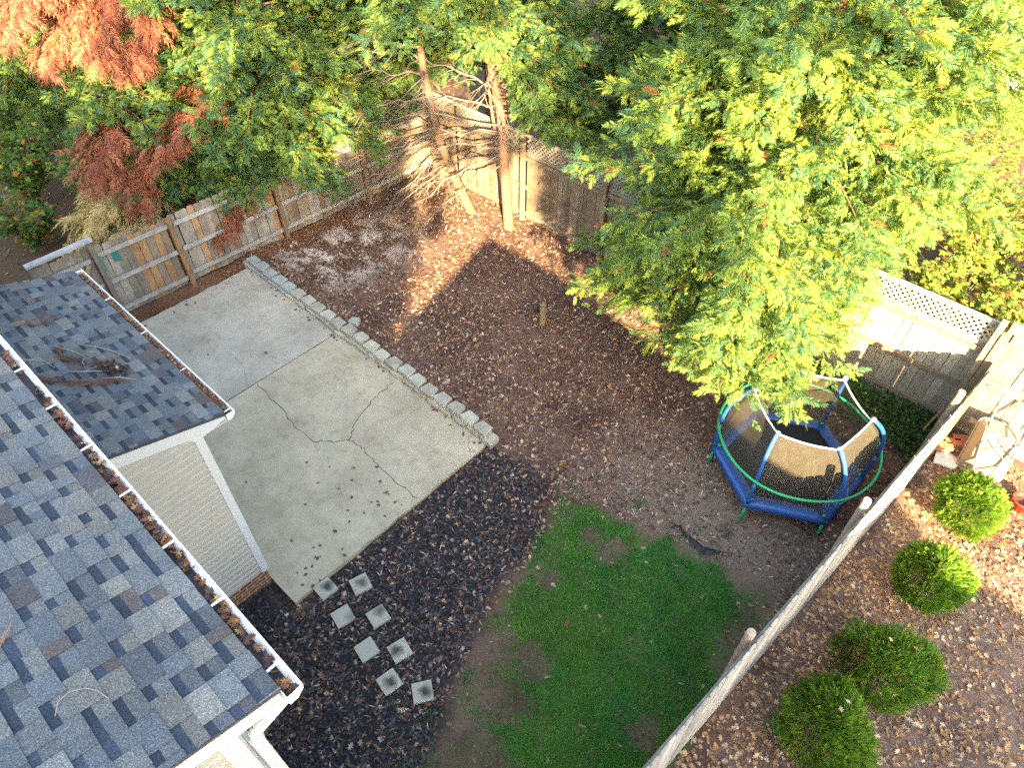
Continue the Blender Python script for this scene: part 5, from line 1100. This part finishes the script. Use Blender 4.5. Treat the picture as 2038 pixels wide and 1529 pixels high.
def plants():
    AUT = [(.05, .13, .03), (.10, .18, .03), (.30, .22, .03), (.35, .12, .03), (.22, .05, .05), (.20, .20, .05)]
    shrub('maple_sapling', 'maple sapling with green, orange and purple leaves above the bare slope', (-17.2, 2.55), 1.6, .95, 1, 12, 1500, .14, AUT, [.45, .2, .12, .08, .06, .1])
    shrub('maple_sapling', 'leafy maple sapling at the picture edge beside the rust red cypress', (-19.0, 3.3), 2.3, 1.3, 2, 14, 1900, .14, AUT, [.5, .25, .08, .05, .02, .1])
    shrub('maple_sapling', 'low sapling at the very edge of the picture under the rust red boughs', (-21.4, 4.0), 2.2, 1.5, 4, 14, 1700, .14, AUT, [.6, .25, .05, .03, .0, .07])
    shrub('maple_sapling', 'taller thin sapling tangled under the rust red boughs', (-17.9, 4.2), 2.5, 1.0, 3, 14, 800, .12, AUT, [.4, .3, .1, .1, .0, .1])
    YG = [(.12, .20, .03), (.20, .25, .04), (.30, .28, .04), (.34, .22, .04), (.28, .12, .04), (.08, .14, .03)]
    for i, (x, y, h, R, n, lab) in enumerate(((-1.1, 12.9, 2.2, 1.5, 2600, 'yellow green shrub directly above the bright lattice'), (.6, 13.1, 2.0, 1.5, 2200, 'sunlit shrub behind the pale plank fence corner'), (-.9, 15.4, 3.0, 1.6, 2200, 'twiggy yellowing shrub farther up beside the sunlit cypress'), (-2.4, 18.0, 3.0, 1.8, 1700, 'sparse dark stemmed shrub near the street'), (1.2, 15.5, 2.6, 1.6, 1600, 'yellow leaved shrub at the picture\'s edge above the plank fence'), (-9.6, 13.2, 1.1, .9, 700, 'low yellow and green bush behind the lattice fence'), (-7.0, 15.0, 1.2, 1.0, 500, 'small yellow bush in the rusty leaf litter'), (-11.0, 15.8, 1.6, 1.2, 600, 'thin orange bush in the gap between cypresses'), (-1.3, 17.6, 2.2, 1.6, 2200, 'dense green shrub under the far street corner'), (-2.9, 20.5, 2.4, 1.8, 1800, 'dark leaved shrub closest to the pale driveway'), (-.2, 14.2, 1.7, 1.2, 1600, 'golden shrub squeezed between two taller shrubs above the plank fence'))):
        shrub('wild_shrub', lab, (x, y), h, R, 20+i, 14, n, .13, YG, [.3, .25, .16, .1, .06, .13], OVAL if i % 2 else MAPLE, 'wild shrubs beyond the lattice fence')
    # evergreen ground plants by the fence
    IV = [(.030, .085, .022), (.045, .11, .025), (.07, .14, .04), (.10, .13, .03)]
    rs = np.random.default_rng(77); N = 3800; x = rs.uniform(-2.4, .1, N); y = rs.uniform(9.7, 11.1, N); t = (x+2.4)/2.5
    ok = (y > 10.55-.55*t+ .3*(fnoise(x, y, .4)-.5)) & (y > 9.9); x, y = x[ok], y[ok]; P = on_ground(x, y); P[:, 2] += rs.uniform(.02, .22, len(x))*(1-np.clip((10.5-y)/.8, 0, .8))
    scatter('ivy', OVAL, P, .085, IV, [.35, .35, .2, .1], BROAD, .45, 9, .6, 1.3, .0, label='dark glossy ivy carpet at the foot of the lattice fence', cat='ivy')
    F = thing('fern_clump', (-2.05, 10.45, 0), 'arching strappy green clump between trampoline and lattice fence', 'plant'); V, Tt = [], []
    for k in range(170):
        bx, by = -2.05+rs.normal(0, .30), 10.5+rs.normal(0, .20); az = rs.uniform(0, 2*PI); L = rs.uniform(.28, .55); w = rs.uniform(.012, .02); Q = []
        for q in (0, .35, .7, 1): Q.append(np.array((bx+math.cos(az)*L*q, by+math.sin(az)*L*q, float(0)+L*(1.0*q-.85*q*q))))
        nv = np.array((-math.sin(az), math.cos(az), 0))
        for i in range(3):
            wa, wb = w*(1-.3*i), w*(1-.3*(i+1))*(i < 2)+.001; V += [Q[i]-nv*wa, Q[i]+nv*wa, Q[i+1]+nv*wb, Q[i+1]-nv*wb]; Tt.append(np.array((.06, .14, .03))*rs.uniform(.7, 1.5))
    arr_mesh('fronds', np.array(V), 4, BROAD, np.array(Tt), F)
    shrub('weed', 'small broad leaved weed against the nearest round bush', (.44, 4.62), .30, .14, 90, 7, 60, .085, [(.06, .15, .035), (.08, .18, .05)], [.6, .4], OVAL, None, cat='weed', stem=DARKB)
    for i, (x, y, lab) in enumerate(((-3.9, 5.75, 'tiny green weed in the dry dirt at the lawn tip'), (-1.55, 6.75, 'tiny green weed on the bare earth before the trampoline'), (-2.9, 6.2, 'sparse weed tuft between black strip and bare dirt'), (.3, 9.75, 'small green weed beside the long fence near the white slab'))):
        shrub('weed', lab, (x, y), .1, .09, 95+i, 5, 26, .045, [(.05, .13, .03)], [1], OVAL, None, cat='weed')
plants()

# ------------------------------------------------------------------ round arborvitae bushes
def bushes():
    labs = ['yellow green sunlit round bush beside the wheelbarrow', 'compact round bush with a fallen leaf on top, second from the wheelbarrow', 'wide round bush with a browned gap on its fence side, third from the wheelbarrow', 'largest round bush with a broad leaved weed at its foot']
    for i, (x, y, r, zc) in enumerate(((1.02, 9.36, .50, .50), (1.05, 7.72, .50, .50), (1.08, 6.02, .60, .52), (.92, 4.80, .60, .50))):
        rs = np.random.default_rng(200+i); B = thing('round_bush', (x, y, 0), labs[i], 'bush', 'row of round arborvitae bushes')
        m = MB(); zb = float(gz(x, y)); m.tube([(x, y, zb-.05), (x+.02, y, .25), (x, y+.02, .6)], [.04, .03, .015], 8)
        for k in range(10):
            a = rs.uniform(0, 2*PI); m.tube([(x, y, .15+.03*k), (x+.5*r*math.cos(a), y+.5*r*math.sin(a), .35+.03*k)], [.012, .005], 5)
        m.build('trunk', DARKB, B, True)
        n = 6500; u = rs.normal(0, 1, (n, 3)); u /= np.linalg.norm(u, axis=1)[:, None]; u[:, 2] = np.where(u[:, 2] < -.75, -u[:, 2], u[:, 2])
        lump = 1+.55*(fnoise(u[:, 0]*1.6+i*3, u[:, 1]*1.6+u[:, 2]*1.3, .75)-.5)
        dep = rs.uniform(.72, .98, n)*lump
        P = np.stack([x+u[:, 0]*r*dep*.9, y+u[:, 1]*r*dep*.9, zb+zc+u[:, 2]*zc*dep*.95], -1)
        for lx, ly, lz, lr, fr in ((), ((.26, .2, .1, .62, .22),), ((.30, .26, .06, .66, .30), (-.36, -.1, -.1, .5, .14)), ((-.12, .34, .1, .62, .28), (.3, -.25, .0, .55, .16)))[i]:
            q = rs.random(n) < fr; P[q] = np.array((x+lx*r*1.6, y+ly*r*1.6, zb+zc*(.95+lz)))+(P[q]-np.array((x, y, zb+zc)))*lr
        hd = np.arctan2(u[:, 1], u[:, 0])+rs.normal(0, .45, n); pt = np.arcsin(np.clip(u[:, 2], -1, 1))*.55+.35+rs.normal(0, .3, n)
        V = instance(FR[i % 3], rots(hd, pt, PI/2+rs.normal(0, .7, n)), .095*rs.uniform(.6, 1.3, n), P)
        cols = np.array([(.075, .17, .022), (.11, .22, .026), (.16, .25, .03), (.05, .13, .022)]); T = cols[np.clip((fnoise(P[:, 0]*3, P[:, 1]*3+P[:, 2]*3, .5)*6-1+rs.normal(0, .6, n)).astype(int), 0, 3)]*rs.uniform(.75, 1.25, (n, 1))
        br = rs.random(n) < .01; T[br] = (.22, .12, .05)
        if i == 2: g = (np.hypot(P[:, 0]-(x-.4), P[:, 1]-(y-.25)) < .17); T[g & (rs.random(n) < .6)] = (.16, .10, .05)
        arr_mesh('foliage', V, 4, FOL, np.repeat(T, len(FR[i % 3])//4, axis=0), B)
        tops = [(x+rs.normal(0, .15), y+rs.normal(0, .15), zb+zc*1.93) for _ in range(2 if i != 0 else 1)]
        scatter('caught_leaf', STAR, np.array(tops), .09, [(.42, .30, .18), (.35, .18, .07)], [.6, .4], LEAFM, .2, i, .8, 1.1, .03, B)
bushes()

# ------------------------------------------------------------------ beyond: street, neighbours' buildings and unseen tall trees, mostly added to throw shade
def beyond():
    k = NT('asphalt'); v = k.coord(); n = k.noise(v, 60, 4); k.col(k.mix(n, (.10, .10, .105), (.17, .17, .175))); k.rough(.9)
    m = MB(); m.face([(-60, 33, .01), (60, 33, .01), (60, 40, .01), (-60, 40, .01)]); o = m.build('street', k.m); tag(o, 'grey street beyond the trees', None, None, 'structure')
    cm = m_plain('driveway_concrete', (.50, .48, .44), .85, .2, .08, 3)
    m = MB(); m.face([(-9, 26.5, .012), (4, 26.5, .012), (4, 32.98, .012), (-9, 32.98, .012)]); o = m.build('driveway', cm); tag(o, 'pale sunlit driveway by the street', None, None, 'structure')
    # neighbour's house behind the viewer: long roofed block whose shadow lies over lawn and bushes
    N = thing('neighbour_house', (3.9, -2, 0), 'neighbouring beige house whose shadow covers the lawn', 'house')
    c, s = math.cos(math.radians(-8)), math.sin(math.radians(-8)); R0 = np.array((3.86, -1.86)); 
    def W(u, v, z): return (R0[0]+c*u-s*v, R0[1]+s*u+c*v, z)
    L = 15.0; pr = [(1.36, 7.1), (0, 8.0), (-3.64, 6.87)]
    m = MB()
    for (v0, z0), (v1, z1) in zip(pr[:-1], pr[1:]):
        m.face([W(0, v0, z0), W(L, v0, z0), W(L, v1, z1), W(0, v1, z1)], (.14, .14, .15))
        m.face([W(0, v0, z0-.15), W(L, v0, z0-.15), W(L, v1, z1-.15), W(0, v1, z1-.15)], (.5, .5, .5))
    m.face([W(0, 1.36, 7.1), W(L, 1.36, 7.1), W(L, 1.36, 6.95), W(0, 1.36, 6.95)], (.6, .6, .6)); m.face([W(0, -3.64, 6.87), W(L, -3.64, 6.87), W(L, -3.64, 6.72), W(0, -3.64, 6.72)], (.6, .6, .6))
    m.build('roof', SHINGLE, N)
    m = MB(); a, b = .95, -3.3; P = [(a, -.3), (b, -.3), (b, 6.85), (0, 7.85), (a, 7.2)]; V = [W(.25, v, z) for v, z in P]+[W(L-.2, v, z) for v, z in P]
    m.add(V, [(0, 1, 2, 3, 4), (9, 8, 7, 6, 5)]+[(i, (i+1) % 5, 5+(i+1) % 5, 5+i) for i in range(5)], (.5, .45, .38)); m.build('siding_wall', bpy.data.materials['vinyl_siding'], N)
    for u in (2.5, 5.5, 9):
        for z in (1.0, 4.2):
            f = MB(); f.box(-.5, .5, -.04, .04, 0, 1.3, (1, 1, 1)); f.V = [np.array([W(u+q[0], .97+q[1], z+q[2]) for q in vv]) for vv in f.V]; wd = f.build('window', WHITE, N)
            g = MB(); g.box(-.42, .42, .05, .055, .08, 1.22); g.V = [np.array([W(u+q[0], .97+q[1], z+q[2]) for q in vv])-np.array(N.location) for vv in g.V]; p = g.build('pane', m_plain('window_glass', (.03, .04, .05), .08, .6)); p.parent = wd
beyond()
def shade_tree(label, loc, h, blobs, seed, n, dens):
    """unseen tree set up-sun to throw shade: trunk, limbs and leaf clumps"""
    rs = np.random.default_rng(seed); T = thing('shade_tree', (*loc, 0), label, 'tree', 'tall trees behind the viewer'); m = MB(); x, y = loc
    m.tube([(x, y, -.2), (x+.1, y, h*.4), (x, y+.1, h*.9)], [.35, .26, .08], 10); Vs = []
    for (bx, by, bz, br) in blobs:
        m.tube([(x, y, h*.35+rs.uniform(0, h*.2)), ((x+bx)/2, (y+by)/2, bz-.8), (bx, by, bz)], [.07, .05, .03], 7)
        k = int(n*br*br); u = rs.normal(0, 1, (k, 3)); u /= np.linalg.norm(u, axis=1)[:, None]; P = np.array((bx, by, bz))+u*br*rs.uniform(.3, 1, (k, 1))**.5
        Vs.append(instance(OVAL, rots(rs.uniform(0, 6.3, k), rs.normal(0, .5, k), rs.normal(0, .6, k)), .32*rs.uniform(.7, 1.3, k), P))
    m.build('trunk', DARKB, T, True); V = np.concatenate(Vs); nf = len(V)//3; arr_mesh('crown', V, 3, BROAD, np.tile((.08, .12, .03), (nf, 1))*rs.uniform(.7, 1.3, (nf, 1)), T)
def shade():
    # crowns placed up-sun of the upper roof
    d = np.array((1.17, -1.0, .68))
    def up(p, k): q = np.array(p, float)+d*k; return q
    bl = []
    for (x, y) in ((-3, -.5), (-4.5, -1), (-6.3, -.7), (-8, -1), (-10, -.8), (-5.5, -2.4), (-3.4, -2.2), (-7.5, -2.6), (-12.2, -1), (-2.6, -.4), (-2.6, -1.4), (-2.2, -2.4), (-3.6, -3.3)):
        q = up((x, y, 5.9), 10.5); bl.append((q[0], q[1], q[2], 1.45))
    for p in ((-2.2, -.3, 5.0), (-2.2, -1.1, 4.2), (-2.1, .1, 5.6)):
        q = up(p, 11.3); bl.append((q[0], q[1], q[2], .95))
    bl += [(*up((x, y, z), 11.0), rr) for x, y, z, rr in ((-2.2, -1.5, 5.4, 1.5), (-2.2, -3, 5.6, 1.5), (-1.9, -.6, 4.9, 1.1))]
    shade_tree('broad tall tree on the street side of the house', (6.5, -12.5), 13, bl, 301, 300, 1)
    shade_tree('unseen slim tree added between the houses to shade the end wall', (.3, -4.3), 8, [(.3, -4.2, 4.3, 1.15), (.2, -4.4, 6.0, 1.1), (.6, -4.1, 7.3, .9), (.1, -4.0, 2.9, .9)], 304, 420, 1)  # added tree, screens the end wall and white trim from bright sky
    b2 = [(*up((x, y, z), 19.0), rr) for x, y, z, rr in ((-14.6, 6.2, 2.6, 1.0), (-13.4, 7.2, 3.0, .9), (-12.4, 8.1, 4.3, .9), (-15.2, 8.3, 4.6, 1.1), (-13.6, 9.3, 5.0, 1.0), (-13.2, 5.6, 2.2, .6), (-14.4, 8.8, 3.2, .9), (-12.9, 9.6, 2.4, .75), (-11.8, 10.6, 1.6, .7), (-12.6, 10.6, 3.4, .8), (-12.2, 8.6, 1.5, .75), (-11.5, 9.2, 2.6, .8), (-12.9, 9.4, .9, .7), (-11.0, 9.0, .5, .6), (-10.4, 10.9, 1.7, .55), (-12.9, 7.4, 1.0, .6), (-13.0, 10.0, 5.5, 1.0), (-11.5, 9.6, 5.4, .8), (-12.4, 8.5, 5.4, .8), (-15.2, 9.6, 5.9, 1.0), (-10.4, 10.4, 5.0, .7), (-15.8, 6.5, 4.4, .8), (-14.2, 4.8, 4.6, .6))]
    shade_tree('unseen tall tree added to dapple the cypresses behind the grey fence', (8.5, -13.5), 15, b2, 302, 260, 1)  # added out of view, clumps aimed to shade the screen and back corner
    b3 = [(*up((x, y, z), 19.0), rr) for x, y, z, rr in ((-9.2, 10.7, 3.3, .75), (-8.6, 11.3, 4.2, .8), (-9.4, 11.8, 5.0, .8), (-6.3, 9.3, 2.7, .8), (-5.9, 8.9, 3.7, .8), (-5.1, 8.2, 2.9, .75), (-4.6, 8.2, 3.7, .7), (-8.3, 12.6, 4.5, .9), (-3.4, 9.0, 6.4, .5))]
    shade_tree('unseen tall tree added to darken one side of the huge cypress', (15.2, -9.5), 13, b3, 303, 260, 1)  # added out of view, clumps aimed to shade the huge cypress and its neighbour
shade()
